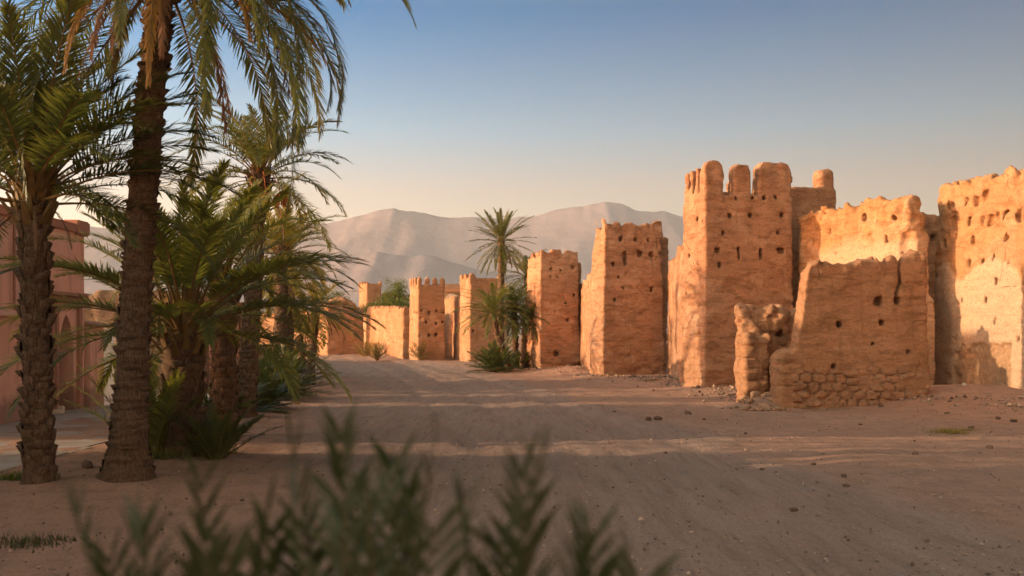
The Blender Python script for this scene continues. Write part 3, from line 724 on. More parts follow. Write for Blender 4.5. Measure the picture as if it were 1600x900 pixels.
# ------------------------------------------------------------------ far end of the fortification
def far_tower(A, W, D, phi, zg, zm, nm, nside, seed, label, h=.1, mw=.42, holes=True, parts=True, group='fortress towers'):
    c, s = math.cos(phi), math.sin(phi); B = (A[0]+W*c, A[1]+W*s)
    T = Adobe(A, B, D, zm+.3, h, seed, (.5, .5), .5)
    T.add(0, W, 0, D, zg, .08, batter=.015)
    pl = []
    for k in range(nm):
        cx = mw/2+.04+(W-mw-.08)*k/max(1, nm-1)
        T.F[:] = smin(T.F, smax(fbox(T.x, T.y, T.z, cx-mw/2, cx+mw/2, .04, .42, zg-.4, zm, .06), (np.abs(T.x-cx)-mw/2+(T.z-zm+.2)*.9)*.7, .04), .04)
        pl.append(('merlon', (lambda cx: lambda x, y, z: (z > zg+.05) & (np.abs(x-cx) < mw/2+.1) & (y < .6))(cx)))
    for k in range(nside):
        cyy = D-mw/2-.05-(D-mw-.3)*k/max(1, nside)
        T.F[:] = smin(T.F, fbox(T.x, T.y, T.z, .04, .42, cyy-mw/2, cyy+mw/2, zg-.4, zm-.05, .06), .04)
        pl.append(('merlon', (lambda cy: lambda x, y, z: (z > zg+.05) & (np.abs(y-cy) < mw/2+.1) & (x < .6) & (y > .6))(cyy)))
    if holes:
        for zz in (zg-2.1, zg-2.9, zg-3.9): scatter_holes(T, W, zz, zz, 1, 4, skip=.15, sz=.15)
        scatter_holes(T, D, zg-2.6, zg-2.1, 2, 6, 'left', skip=.1, sz=.15)
    T.rough(.5, .4, zg)
    return T.finish('tower', M['adobe_far'], label, 'tower', group, parts=pl if parts else ())
far_tower((-7.2, 75.8), 2.3, 2.5, R(22), 5.95, 6.55, 4, 3, 31, 'far crenellated tower with four neat merlons at the bend of the wall', mw=.38)
far_tower((-3.1, 72.0), 2.8, 2.6, R(20), 6.25, 6.62, 2, 2, 32, 'plain far tower directly behind the left of the palm clump', mw=.5)
far_tower((-16.9, 115), 2.0, 4.0, R(22), 8.1, 8.45, 2, 3, 33, 'small distant tower standing beyond the far wall beside the green tree', .14, .4, False)
def crenel(T, zt, per=.95):
    return zt-.22*((T.x % per) < .3)
curtain((-13.3, 90.2), (-8.75, 79.2), 4.75, 1.0, 34, 'long sunlit far wall carrying bush shadows, left of the far crenellated tower', .12, prof=lambda T: crenel(T, 4.75-.03*T.x), holes=(2, 7), mat='adobe_far', amp=.8)
curtain((-6.3, 86), (-3.65, 74.6), 5.25, 1.0, 35, 'narrow sunlit far wall between the two far towers', .12, prof=lambda T: crenel(T, 5.2), holes=(1, 5), mat='adobe_far', amp=.8)
curtain((-16.4, 88.2), (-13.3, 90.0), 5.4, 2.2, 36, 'shaded far bastion with an uneven top where the track disappears', .12, prof=lambda T: 5.05+.35*np.exp(-((T.x-1.5)/.8)**2)+.15*vnoise(T.x*1.5, T.y, 0*T.z)-.5*sstep(2.3, 3.2, T.x), holes=(2, 3), mat='adobe_far')
curtain((-34, 99), (-16.4, 89.5), 4.3, 1.0, 37, 'farthest wall running off behind the palms on the left', .2, holes=(0, 0), mat='adobe_far')
curtain((-15.4, 118), (-12.6, 119), 7.2, 1.2, 38, 'low distant wall joined to the small tower beyond the far wall', .2, holes=(0, 0), mat='adobe_far')

# flat-roofed house behind the far wall
hs = empty('house', (-6.9, 95, 0)); tag(hs, 'flat-roofed house with an arched opening, peeping over the narrow far wall', 'house')
b = MB(); b.box(0, 6.5, 0, 5, -.3, 6.2); b.build('wall', M['adobe_pale'], hs)
b = MB(); b.box(-.15, 6.65, -.15, 5.15, 6.203, 6.5); b.build('cornice', M['adobe_far'], hs)
b = MB(); b.box(.4, 6.4, .6, 4.8, 6.503, 7.0); b.build('roof', M['adobe_pale'], hs)
b = MB(); b.prism([(1.2+.75*math.cos(a), -.05, 5.3+.75*math.sin(a)) for a in np.linspace(0, math.pi, 12)]+[(.45, -.05, 4.3), (1.95, -.05, 4.3)][:2], (0, .2, 0)); b.build('window', M['pale_stone'], hs)
b = MB(); b.box(3, 4.2, 1, 2, 7.003, 7.25); b.build('roof_box', M['white'], hs)

# ------------------------------------------------------------------ left side: rose-plastered building, garden wall, houses
bl = empty('building', (-11.5, 0, 0)); tag(bl, 'rose plastered building with a pointed arched niche along the pavement', 'building')
b = MB()   # street front with the niche cut as a real recess (built from butted pieces)
y0, y1, zt = 18.7, 26.75, 4.72; na, nb, nz = 25.25, 26.12, 1.75
arch = [(na, nz)]
for k in range(1, 12):
    t = k/12; arch.append((na+(nb-na)*(.5-.5*math.cos(math.pi*t)) if False else na+(nb-na)*t, nz+.78*(1-abs(2*t-1)**1.9)*(1 if True else 0)))
arch.append((nb, nz))
b.prism([(0, y0, -.2), (0, na, -.2), (0, na, zt), (0, y0, zt)], (-1.2, 0, 0)); b.prism([(0, nb, -.2), (0, y1, -.2), (0, y1, zt), (0, nb, zt)], (-1.2, 0, 0))
b.prism([(0, y, z) for y, z in arch]+[(0, nb, zt), (0, na, zt)], (-1.2, 0, 0))
b.box(-5, -1.2, y0, y1, -.2, zt)
b.build('wall', M['rose'], bl)
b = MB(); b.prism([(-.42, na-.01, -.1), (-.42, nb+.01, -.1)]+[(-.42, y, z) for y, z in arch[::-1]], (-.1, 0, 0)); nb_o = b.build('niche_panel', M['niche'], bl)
b = MB(); b.box(-.42, -.33, na+.003, nb-.003, 1.22, 1.30); b.box(-.42, -.33, na+.003, nb-.003, 1.42, 1.48); b.build('rail', M['rose_trim'], nb_o)
fr = MB()
for o_, dp in ((.30, .05), (.16, .09)):
    fr.box(0, dp, na-o_-.13, na-o_, -.1, 2.72+o_); fr.box(0, dp, nb+o_, nb+o_+.13, -.1, 2.72+o_); fr.box(0, dp, na-o_, nb+o_, 2.60+o_, 2.72+o_)
fr.box(0, .16, na-.55, nb+.55, 3.03, 3.12); fr.build('door_surround', M['rose_trim'], bl, bevel=.008)
b = MB(); b.box(-.3, .09, y0, y1-.62, zt-.003, zt+.16); b.box(-.5, .04, y0, y1-.62, zt+.157, zt+.24); b.build('cornice', M['rose_trim'], bl, bevel=.02)
b = MB(); b.box(-.7, .13, y1-.62, y1+.1, zt-.05, zt+.34); b.build('corner_cap', M['rose_trim'], bl, bevel=.04)
b = MB(); b.box(-.02, .012, 24.28, 24.42, 2.5, 3.25); b.build('slit_window', M['dark'], bl)
b = MB(); b.box(0.003, .32, 18.5, 22.75, -.2, 2.42); b.prism([(0.003, 18.5, 2.423), (.42, 18.5, 2.423), (.42, 18.5, 2.47), (0.003, 18.5, 2.62)], (0, 4.35, 0)); b.build('buttress_wall', M['rose'], bl, bevel=.02)
b = MB(); b.box(-5, .06, 18.35, 18.697, -.2, 4.9); b.build('end_pier', M['rose'], bl)
b = MB(); b.tube([(.03, 22.95, .05), (.03, 22.95, 4.6)], .03, 6); b.build('drain_pipe', M['rose_trim'], bl)
b = MB(); b.box(-.05, .3, 24.7, 24.95, .06, .16); b.box(0, .22, 24.98, 25.12, .06, .24); b.build('step_block', M['pale_stone'], bl, bevel=.02)

gw = empty('garden_wall', (-11.5, 0, 0)); tag(gw, 'low rose wall with a tiled coping at the end of the rose building', 'wall')
b = MB(); b.box(-.5, .12, 26.86, 27.75, -.2, 2.24); b.build('wall', M['rose'], gw)
b = MB(); b.prism([(-.58, 26.86, 2.243), (.24, 26.86, 2.243), (.26, 26.86, 2.30), (-.2, 26.86, 2.42), (-.58, 26.86, 2.36)], (0, 1.0, 0)); b.build('coping', M['rose_trim'], gw, bevel=.015)

# unseen building, added off to the left to keep the foreground in shade
shade_bld = empty('building', (-11.5, 0, 0)); tag(shade_bld, 'unseen rose plastered building nearer the camera, added to shade the foreground', 'building')
b = MB(); b.box(-5, 0, -30, 13.6, -.2, 4.2); b.build('wall', M['rose'], shade_bld)
b = MB(); b.box(-.3, .1, -30, 13.65, 4.203, 4.4); b.build('cornice', M['rose_trim'], shade_bld)
b = MB(); b.box(-.4, -.02, 13.603, 15.9, -.2, 2.1); b.build('unseen_yard_wall', M['rose'], shade_bld)  # unseen wall, added low so the sun passes over to the stout palm

# pale earth house facing down the alley, with a grey door
hs = empty('house', (-17.5, 36, 0)); tag(hs, 'pale earth house with a grey metal door at the end of the pavement', 'house')
T = Adobe((-19.5, 36), (-11.6, 36.2), 3.0, 4.0, .09, 41, (.3, .3), .4)
T.add(0, T.L, 0, 3.0, 3.7, .08); T.top(3.6+.06*fbm(T.x*1.5, T.y, 0*T.z, 3)+.1*(T.x > 4.3), .06); scatter_holes(T, T.L, 1.6, 3.1, 3, 9, skip=.4, sz=.1); T.rough(.6, .7, 3.6)
wl = T.finish('wall', M['adobe_pale'], parent=hs); wl.location = (-2, 0, 0); wl.rotation_euler = (0, 0, T.rz)
dx = gx(163, 36)+17.5
dr = MB(); dr.box(dx-.42, dx+.42, -.14, .02, .06, 2.15); dr = dr.build('door', M['door'], hs, bevel=.01)
b = MB(); b.box(dx-.50, dx-.424, -.17, .0, .06, 2.2); b.box(dx+.424, dx+.50, -.17, .0, .06, 2.2); b.box(dx-.5, dx+.5, -.17, .0, 2.203, 2.3); b.build('frame', M['concrete'], dr)
b = MB(); b.box(dx+.30, dx+.34, -.2, -.143, 1.0, 1.16); b.build('handle', M['dark'], dr)
pl = empty('wall_lamp', (gx(152, 28.0), 28.0, 0)); tag(pl, 'small white lamp on a thin dark pole beside the low rose wall', 'lamp')
b = MB(); b.tube([(0, 0, 0), (0, 0, 1.95)], .022, 6); b.build('pole', M['dark'], pl)
b = MB(); b.box(-.1, .06, -.08, .08, 1.952, 2.06); b.build('lamp_head', M['white'], pl, bevel=.02)

# rose garden wall with pilasters behind the palms
gw = empty('garden_wall', (-11.8, 0, 0)); tag(gw, 'rose wall with close upright pilasters seen between the palm trunks', 'wall')
b = MB(); b.box(-.4, 0, 37.6, 44, -.2, 3.3); b.build('wall', M['rose'], gw)
for k in range(10):
    y = 37.7+k*.64; b = MB(); b.box(.003, .14, y, y+.28, -.2, 3.2); b.build('pilaster', M['rose'], gw, bevel=.015)
b = MB(); b.box(-.5, .2, 37.55, 44.1, 3.303, 3.45); b.build('coping', M['rose_trim'], gw, bevel=.02)
gw = empty('garden_wall', (-13.5, 0, 0)); tag(gw, 'long low earth wall along the left verge behind the shrubs', 'wall')
b = MB(); b.prism([(0, 44.3, -.2), (-5.5, 78, -.2), (-5.9, 78, -.2), (-.4, 44.3, -.2)], (0, 0, 1.45)); b.build('wall', M['adobe_pale'], gw)
b = MB(); b.prism([(.06, 44.3, 1.253), (-5.44, 78, 1.253), (-5.96, 78, 1.253), (-.46, 44.3, 1.253)], (0, 0, .12)); b.build('coping', M['adobe_pale'], gw)

# unseen houses added far left to shape the shade on track and right wall
for (x0, y0, x1, y1, zt, lb) in ((-30, 28.3, -24, 30.2, 7.3, 'unseen plain rose house added behind the alley to cast shade'), (-33, 12.0, -26, 14.6, 3.0, 'unseen low rose outbuilding added behind the narrow passage to cast shade')):
    h_ = empty('house', (x0, y0, 0)); tag(h_, lb, 'house')
    b = MB(); b.box(0, x1-x0, 0, y1-y0, -.2, zt); b.build('wall', M['rose'], h_)
    b = MB(); b.box(-.1, x1-x0+.1, -.1, y1-y0+.1, zt+.003, zt+.2); b.build('cornice', M['rose_trim'], h_)

# ------------------------------------------------------------------ palms
def frond_np(L, e0, droop, n=70, leaf=.42, wd=.024, seed=0, bare=.16, vee=24, sag=.0, pw=1.35, dead=False, side=0., thick=.016, amax=62, amin=24, lt=.80):
    """one feather leaf in the XZ plane: starts at the origin, base pitch e0 (deg), bending down by droop (deg)
    returns V, Q, T, tipf, and how many of the vertices are the stalk"""
    r = np.random.default_rng(seed); m = 26
    t = np.linspace(0, 1, m); pit = np.radians(e0-droop*t**pw); yaw = np.radians(side*t**1.5)
    dx, dy, dz = np.cos(pit)*np.cos(yaw), np.cos(pit)*np.sin(yaw), np.sin(pit)
    st = L/(m-1)
    P = np.zeros((m, 3)); P[1:, 0] = np.cumsum(dx[:-1])*st; P[1:, 1] = np.cumsum(dy[:-1])*st; P[1:, 2] = np.cumsum(dz[:-1])*st
    Tn = np.stack([dx, dy, dz], 1)
    Sd = np.cross(np.array([0, 0, 1.]), Tn); bad = np.linalg.norm(Sd, axis=1) < .12
    Sd = np.where(bad[:, None], np.array([0, 1., 0]), Sd); Sd /= np.linalg.norm(Sd, axis=1)[:, None]
    Sd = np.where((Sd @ np.array([0, 1., 0]) < 0)[:, None], -Sd, Sd)
    Up = np.cross(Tn, Sd)
    V, Q, T, tf = [], [], [], []
    # stalk: 4-sided, wide and flat at its foot
    rw = thick*(2.2*(1-t)**6+1.1*(1-t)+.12); rh = thick*(1.1*(1-t)**4+.9*(1-t)+.12)
    for i in range(m):
        for a, b in ((1, 0), (0, 1), (-1, 0), (0, -1)): V.append(P[i]+Sd[i]*rw[i]*a+Up[i]*rh[i]*b*.7); tf.append(.55)
    for i in range(m-1):
        for k in range(4): Q.append((i*4+k, i*4+(k+1) % 4, i*4+4+(k+1) % 4, i*4+4+k))
    ns = len(V)
    for sgn in (-1, 1):
        tt = bare+(1-bare)*(np.arange(n)+r.uniform(-.3, .3, n)+.5)/n
        tt = np.clip(tt, 0, .999)
        for q in tt:
            f = q*(m-1); i = int(f); u = f-i
            p = P[i]*(1-u)+P[i+1]*u; tn, sd, up = Tn[i], Sd[i], Up[i]
            rel = (q-bare)/(1-bare)
            ln = leaf*(.35+.65*math.sin(math.pi*min(1, .18+rel*lt)))*r.uniform(.85, 1.12)
            if rel < .12: ln *= .55+rel*3.7
            a = math.radians(amax+(amin-amax)*rel+r.normal(0, 5)); b = math.radians(vee+r.normal(0, 11))
            if dead: a = math.radians(r.uniform(6, 30)); b = math.radians(r.uniform(-60, 30))
            d = tn*math.cos(a)+(sd*(sgn*math.cos(b))+up*math.sin(b))*math.sin(a)
            d = d+np.array([0, 0, -sag*r.uniform(.5, 1.4)]); d /= np.linalg.norm(d)
            wv = np.cross(d, up+.5*sgn*sd*r.uniform(-.3, 1)); nn = np.linalg.norm(wv)
            if nn < 1e-4: continue
            wv = wv/nn*wd*.5*r.uniform(.8, 1.15)
            mid = p+d*ln*.5+np.array([0, 0, -.02*ln]); d2 = d+np.array([0, 0, -.18-.5*sag]); d2 /= np.linalg.norm(d2)
            tip = mid+d2*ln*.5
            k = len(V)
            V += [p-wv*.6, p+wv*.6, mid+wv, mid-wv, tip]; Q.append((k, k+1, k+2, k+3)); T.append((k+3, k+2, k+4))
            x = .75*max(0, rel-.62)/.38*r.uniform(.2, 1.)
            tf += [0.05, .05, .1+.3*x, .1+.3*x, .45+.5*x]
    return np.array(V), np.array(Q), np.array(T), np.array(tf), ns
def frond_mesh(name, mats, **k):
    V, Q, T, tf, ns = frond_np(**k)
    me = np_mesh(name, V, Q, T, smooth=False, attrs={'tipf': tf})
    for m_ in mats: me.materials.append(m_)
    if len(mats) > 1:
        mi = np.zeros(len(me.polygons), dtype=np.int32); mi[:25*4] = 1; me.polygons.foreach_set('material_index', mi)
    return me
def joined_crown(name, specs, mats, seed, n=26, leaf=.4, wd=.05, L=2.4, extra=None):
    """specs: (azimuth deg, pitch deg, droop deg, length factor, dead?)"""
    r = np.random.default_rng(seed); VV, QQ, TT, TF, MI = [], [], [], [], []; base = 0
    for i, (az, e0, dr, lf, dead) in enumerate(specs):
        V, Q, T, tf, ns = frond_np(L*lf, e0, dr, n=n, leaf=leaf*lf**.5, wd=wd, seed=seed*100+i, dead=dead, side=r.uniform(-14, 14), sag=.12)
        ca, sa = math.cos(R(az)), math.sin(R(az))
        x, y = V[:, 0]*ca-V[:, 1]*sa+.06*ca, V[:, 0]*sa+V[:, 1]*ca+.06*sa
        V = np.stack([x, y, V[:, 2]], 1)
        if dead: tf = tf*0+.9
        VV.append(V); QQ.append(Q+base); TT.append(T+base); TF.append(tf); base += len(V)
        mq = np.full(len(Q), 1 if dead else 0); mt = np.full(len(T), 1 if dead else 0); MI.append((mq, mt))
    me = np_mesh(name, np.concatenate(VV), np.concatenate(QQ), np.concatenate(TT), smooth=False, attrs={'tipf': np.concatenate(TF)})
    for m_ in mats: me.materials.append(m_)
    mi = np.concatenate([q for q, _ in MI]+[t for _, t in MI]).astype(np.int32)
    if len(mi) == len(me.polygons): me.polygons.foreach_set('material_index', mi)
    return me
def specs_for(n, seed, lo=-25, hi=80, dead=0, droop=(40, 75), lf=(.85, 1.1)):
    r = np.random.default_rng(seed); o = []
    for i in range(n):
        f = i/max(1, n-1); o.append((i*137.5+r.uniform(-14, 14), hi+(lo-hi)*f+r.uniform(-6, 6), r.uniform(*droop)*(1-.25*f), r.uniform(*lf)*(.82+.18*min(1, f*3)), False))
    for i in range(dead): o.append((r.uniform(0, 360), -30-r.uniform(0, 25), 45+r.uniform(-5, 10), r.uniform(.55, .8), True))
    return o

def trunk_mesh(name, H, r0, r1, lean=(0, 0), flare=.35, flare_h=.5, boots=9, row=.12, out=.05, bh=.15, seed=0, bow=0.):
    """tapered trunk wrapped in spiral rows of cut leaf bases; path bends by lean (x, y at the top)"""
    r = np.random.default_rng(seed)
    def path(z):
        f = z/H; return np.array([lean[0]*f+bow*math.sin(math.pi*f), lean[1]*f, z])
    def rad(z): return (r0+(r1-r0)*min(1, max(0, z)/H))*(1+flare*math.exp(-max(0, z)/flare_h*2.2))
    V, Q, tf = [], [], []
    k = 20; zs = np.arange(-.25, H+.001, .07)
    for z in zs:
        c = path(z)
        for j in range(k):
            a = 2*math.pi*j/k; q = rad(z)*(1+.05*vnoise(np.array([math.cos(a)*2.5+seed]), np.array([math.sin(a)*2.5]), np.array([z*3.]))[0])*.97
            V.append(c+[q*math.cos(a), q*math.sin(a), 0]); tf.append(0)
    for i in range(len(zs)-1):
        for j in range(k): Q.append((i*k+j, i*k+(j+1) % k, (i+1)*k+(j+1) % k, (i+1)*k+j))
    nrow = int(H/row)
    for i in range(nrow):
        z = i*row+.02
        low = max(0, 1-z/(flare_h*1.1))
        for j in range(boots):
            a = 2*math.pi*(j+(.5 if i % 2 else 0)+i*.09+r.uniform(-.3, .3))/boots
            if r.random() < .13+.45*low: continue
            zz = z+r.uniform(-.5, .5)*row; h = bh*r.uniform(.55, 1.4); hw = math.pi/boots*r.uniform(.7, 1.35); o = out*r.uniform(.4, 1.5)*(1-.5*low)
            b = len(V); tw = r.uniform(-.12, .12)
            # lower lip sunk in the trunk, face swelling outwards, cut top edge
            for (fz, fo, fw) in ((0, -.012, .55), (.45, o*.55, 1.), (.9, o, .78), (1., o*.55, .6), (.96, -.02, .55)):
                c = path(zz+h*fz); rr = rad(zz+h*fz)
                for s_ in (-1, -.4, .4, 1):
                    aa = a+hw*fw*s_+tw*fz; q = rr+fo*(1 if abs(s_) < .9 else .35)+r.uniform(-.006, .006)
                    V.append(c+[q*math.cos(aa), q*math.sin(aa), 0]); tf.append(min(1, max(0, fz*1.0-.2))*r.uniform(.3, 1))
            for u in range(4):
                for w_ in range(3): Q.append((b+u*4+w_, b+u*4+w_+1, b+u*4+w_+5, b+u*4+w_+4))
    me = np_mesh(name, np.array(V), np.array(Q), attrs={'tipf': tf}, smooth=True)
    return me, path
def crown_core(name, n, r_, h, seed, up=62):
    """heart of a crown: upright cut leaf stubs round the top of the trunk"""
    rr = np.random.default_rng(seed); b = MB()
    b.tube([(0, 0, -.35), (0, 0, -.1), (0, 0, .15), (0, 0, .3)], [r_*.9, r_*1.05, r_*.75, r_*.2], 12)
    for i in range(n):
        a = i*2.4+rr.uniform(-.2, .2); f = i/n; z = -.45*1.0+.6*f; el = R(up+18*f+rr.uniform(-16, 12)); l = h*rr.uniform(.5, 1.2)
        rad = r_*(1.02-.35*f); d = Vector((math.cos(a)*math.cos(el), math.sin(a)*math.cos(el), math.sin(el))); sd = Vector((-math.sin(a), math.cos(a), 0)); up_ = d.cross(sd)
        p = Vector((math.cos(a)*rad, math.sin(a)*rad, z)); w0, w1 = .048*rr.uniform(.8, 1.2), .026*rr.uniform(.7, 1.2); t0, t1 = .028, .012
        q = p+d*l
        vs = [p-sd*w0-up_*t0, p+sd*w0-up_*t0, p+sd*w0*.8+up_*t0, p-sd*w0*.8+up_*t0, q-sd*w1-up_*t1, q+sd*w1-up_*t1, q+sd*w1*.8+up_*t1, q-sd*w1*.8+up_*t1]
        b.add(vs, [(3, 2, 1, 0), (4, 5, 6, 7), (0, 1, 5, 4), (1, 2, 6, 5), (2, 3, 7, 6), (3, 0, 4, 7)])
    me = b.mesh(name); return me

LEVELS = [(82, 34), (70, 46), (56, 58), (42, 66), (26, 72), (8, 74), (-12, 62), (-32, 48)]
def frond_set(tag_, L, mats, n, leaf, wd, seed, sag=.06, dscale=1., **k):
    """8 pitches x 2 shapes of one palm's leaf; each frond object shares one of them"""
    out = []
    for i, (e0, dr) in enumerate(LEVELS):
        for v in (0, 1):
            out.append(frond_mesh('frond', mats, L=L*(1 if v else .93), e0=e0, droop=dr*dscale*(1. if v else 1.18), n=n, leaf=leaf, wd=wd, seed=seed*50+i*2+v, side=10 if v else -12, sag=sag, **k))
    return out
def big_palm(loc, H, r0, r1, label, fset, nf, seed, lean=(0, 0), mats_dead=None, dead=(), flare=.35, flare_h=.5, trunk=None, top=None, core=(34, .28), group='date palms along the pavement', lo=7, az0=0., scale=1., skip=None, extra=(), hi=0, bow=0.):
    root = empty('date_palm', loc); tag(root, label, 'palm tree', group)
    me, path = trunk_mesh('trunk', H, r0, r1, lean, flare, flare_h, seed=seed, bow=bow, **(trunk or {}))
    link('trunk', me, M['bark'], root)
    cr = link('crown', crown_core('crown', core[0], r1*1.15, core[1], seed), M['petiole'] if core[1] > .4 else M['bark'], root, loc=path(H))
    r = np.random.default_rng(seed)
    for i in range(nf):
        f = i/(nf-1); lv = min(7, max(0, hi+f*(lo-hi)+r.uniform(-.5, .5)))
        az = az0+i*137.5+r.uniform(-12, 12)
        if skip and skip(az % 360, lv): continue
        me = fset[int(round(lv))*2+int(r.integers(0, 2))]
        o = link('frond', me, None, cr, loc=(.5*r1*math.cos(R(az)), .5*r1*math.sin(R(az)), .12-.3*f), rot=(R(r.uniform(-10, 10)), 0, R(az)))
        s = scale*r.uniform(.88, 1.08)*(.8 if lv < 1 else 1); o.scale = (s, s, s)
    for (az, lv, s, v) in extra:
        o = link('frond', fset[lv*2+v], None, cr, loc=(.5*r1*math.cos(R(az)), .5*r1*math.sin(R(az)), 0), rot=(0, 0, R(az))); o.scale = (s, s, s)
    for i, (az, s) in enumerate(dead):
        o = link('dead_frond', DEAD[i % len(DEAD)], None, cr, loc=(1.0*r1*math.cos(R(az)), 1.0*r1*math.sin(R(az)), -.2), rot=(0, 0, R(az))); o.scale = (s, s, s)
        tag(o, 'brown dried frond hanging down')
    return root, path(H), cr
DEAD = [frond_mesh('dead_frond', [M['frond_dead']], L=2.5, e0=e, droop=dr, n=60, leaf=.34, wd=.022, seed=900+i, dead=True, pw=.5, side=6*(-1)**i) for i, (e, dr) in enumerate(((15, 98), (-5, 78), (-20, 66), (30, 112)))]

# tall palm whose crown hangs in from above the frame
fs2 = frond_set('tall', 3.9, [M['frond_dark'], M['petiole']], 100, .46, .026, 2, sag=.16, dscale=1.35)
FB = [frond_mesh('frond', [M['frond_brown'], M['petiole']], L=3.3, e0=e, droop=dr, n=90, leaf=.34, wd=.022, seed=700+i, sag=.3, amax=40, amin=15) for i, (e, dr) in enumerate(((28, 100), (5, 85), (-15, 70)))]
tall, tp, tcr = big_palm((gx(198, 13.4), 13.4, .03), 6.95, .215, .165, 'tallest near date palm, trunk leaning right, crown cut by the top of the photo', fs2, 44, 3, lean=(.46, .1), flare=.95, flare_h=.8,
    dead=((20, 1.), (62, .8), (-35, 1.), (-70, .9), (-100, .75), (150, .7), (200, .9), (-12, 1.05), (250, .8)), trunk=dict(boots=5, row=.085, out=.05, bh=.095), core=(40, .3), lo=6.6, hi=.2, bow=-.06,
    extra=((-20, 6, 1.0, 0), (-62, 6, .95, 1), (25, 6, .9, 0), (178, 6, .9, 0), (160, 5, 1., 1), (-15, 5, .85, 1), (-38, 6, 1.05, 1), (-8, 4, 1.0, 1), (-25, 5, .95, 0), (8, 3, 1.05, 1), (-50, 5, .9, 1), (-2, 5, 1.0, 0), (195, 5, .9, 1), (215, 4, 1., 0)))
for az, s, v in ((-18, .95, 0), (-48, .9, 1), (-75, .9, 2), (22, .85, 1), (-105, .8, 2), (-2, .9, 1)):
    o = link('frond', FB[v], None, tcr, loc=(.12*math.cos(R(az)), .12*math.sin(R(az)), -.15), rot=(0, 0, R(az))); o.scale = (s, s, s); tag(o, 'yellowing frond with folded brown leaflets')

# left palm
fs1 = frond_set('left', 2.75, [M['frond_dark'], M['petiole']], 86, .46, .026, 1, sag=.05, dscale=.8, bare=.22)
left, lp, lcr = big_palm((gx(62, 13.0), 13.0, .03), 3.85, .18, .15, 'left-edge date palm with a straight rough trunk and a dense spreading crown', fs1, 44, 5, lean=(-.09, 0), flare=.45, flare_h=.45,
    dead=((-20, .32), (-60, .3), (200, .45)), trunk=dict(boots=7, row=.12, out=.075, bh=.18), core=(64, .42), lo=5.2, hi=.2, extra=((4, 3, 1.0, 0), (-14, 4, .95, 1), (-30, 3, .95, 1), (18, 4, .9, 0)))

# low wide palm behind them
fs3 = frond_set('wide', 3.15, [M['frond'], M['petiole']], 92, .44, .026, 4, sag=.05, dscale=.85, bare=.26, thick=.02)
wide, wp, wcr = big_palm((gx(287, 16), 16.0, .0), 2.12, .30, .27, 'short stout date palm with a very wide crown and golden leaf stalks', fs3, 52, 8, flare=.25, flare_h=.5,
    dead=(), trunk=dict(boots=6, row=.15, out=.085, bh=.24), core=(46, .5), lo=5.6, hi=.2, extra=((0, 4, 1.0, 0), (-12, 3, 1.0, 1), (14, 4, 1.02, 1), (185, 4, .95, 0), (172, 3, 1., 1), (200, 5, .9, 1), (-35, 3, .95, 0)))

# next palms along the row, each with fronds of its own
fs4 = frond_set('mid', 2.7, [M['frond'], M['petiole']], 56, .42, .034, 6, sag=.08)
fs4d = frond_set('mid_olive', 2.5, [M['frond_olive'], M['petiole']], 56, .42, .036, 7, sag=.1)
big_palm((gx(350, 19.4), 19.4, 0), 3.1, .24, .22, 'date palm with a thick dark trunk just behind the short stout palm', fs4, 26, 11, trunk=dict(boots=7, row=.14, out=.07, bh=.18), core=(34, .34), lo=5.0, extra=((0, 4, 1., 1), (-20, 4, 1., 0)), dead=((10, .4), (-50, .4)))
p5, p5t, p5c = big_palm((gx(384, 23.8), 23.8, 0), 5.9, .215, .19, 'tall date palm with sunlit trunk edge and orange fruit bunches in its crown', fs4, 40, 13, lean=(.28, .2), trunk=dict(boots=8, row=.13, out=.045, bh=.14), core=(34, .3), lo=6.3, dead=((0, .7), (-80, .6), (60, .6), (180, .7)), scale=.92)
for az, z in ((-15, -.45), (20, -.35), (-60, -.5)):
    fb = MB(); rr = rnd
    c0 = Vector((.55*math.cos(R(az)), .55*math.sin(R(az)), z))
    fb.tube([(0, 0, .05), tuple(c0*.6+Vector((0, 0, .3))), tuple(c0)], .015, 5)
    for k in range(14):
        e = c0+Vector((rr.gauss(0, .12), rr.gauss(0, .12), -rr.uniform(.1, .4))); fb.tube([tuple(c0), tuple((c0+e)/2+Vector((0, 0, .03))), tuple(e)], [.012, .03, .022], 5)
    fb.build('fruit_bunch', M['fruit'], p5c)
big_palm((gx(432, 35), 35.0, 0), 4.95, .22, .19, 'date palm with a drooping olive crown on the right side of the left-hand row', fs4d, 36, 17, lean=(.25, 0), trunk=dict(boots=8, row=.14, out=.05, bh=.16), core=(30, .3), lo=6.8, dead=((-20, .7), (-60, .8), (30, .7), (-90, .7), (10, .9)), scale=1.0)
big_palm((gx(440, 40), 40.0, 0), 5.0, .22, .19, 'date palm half hidden in the row, its crown throwing shade on the tallest tower', fs4d, 30, 19, trunk=dict(boots=8, row=.16, out=.05, bh=.16), core=(24, .3), lo=6.3, scale=1.02, dead=((0, .7), (-60, .7)))

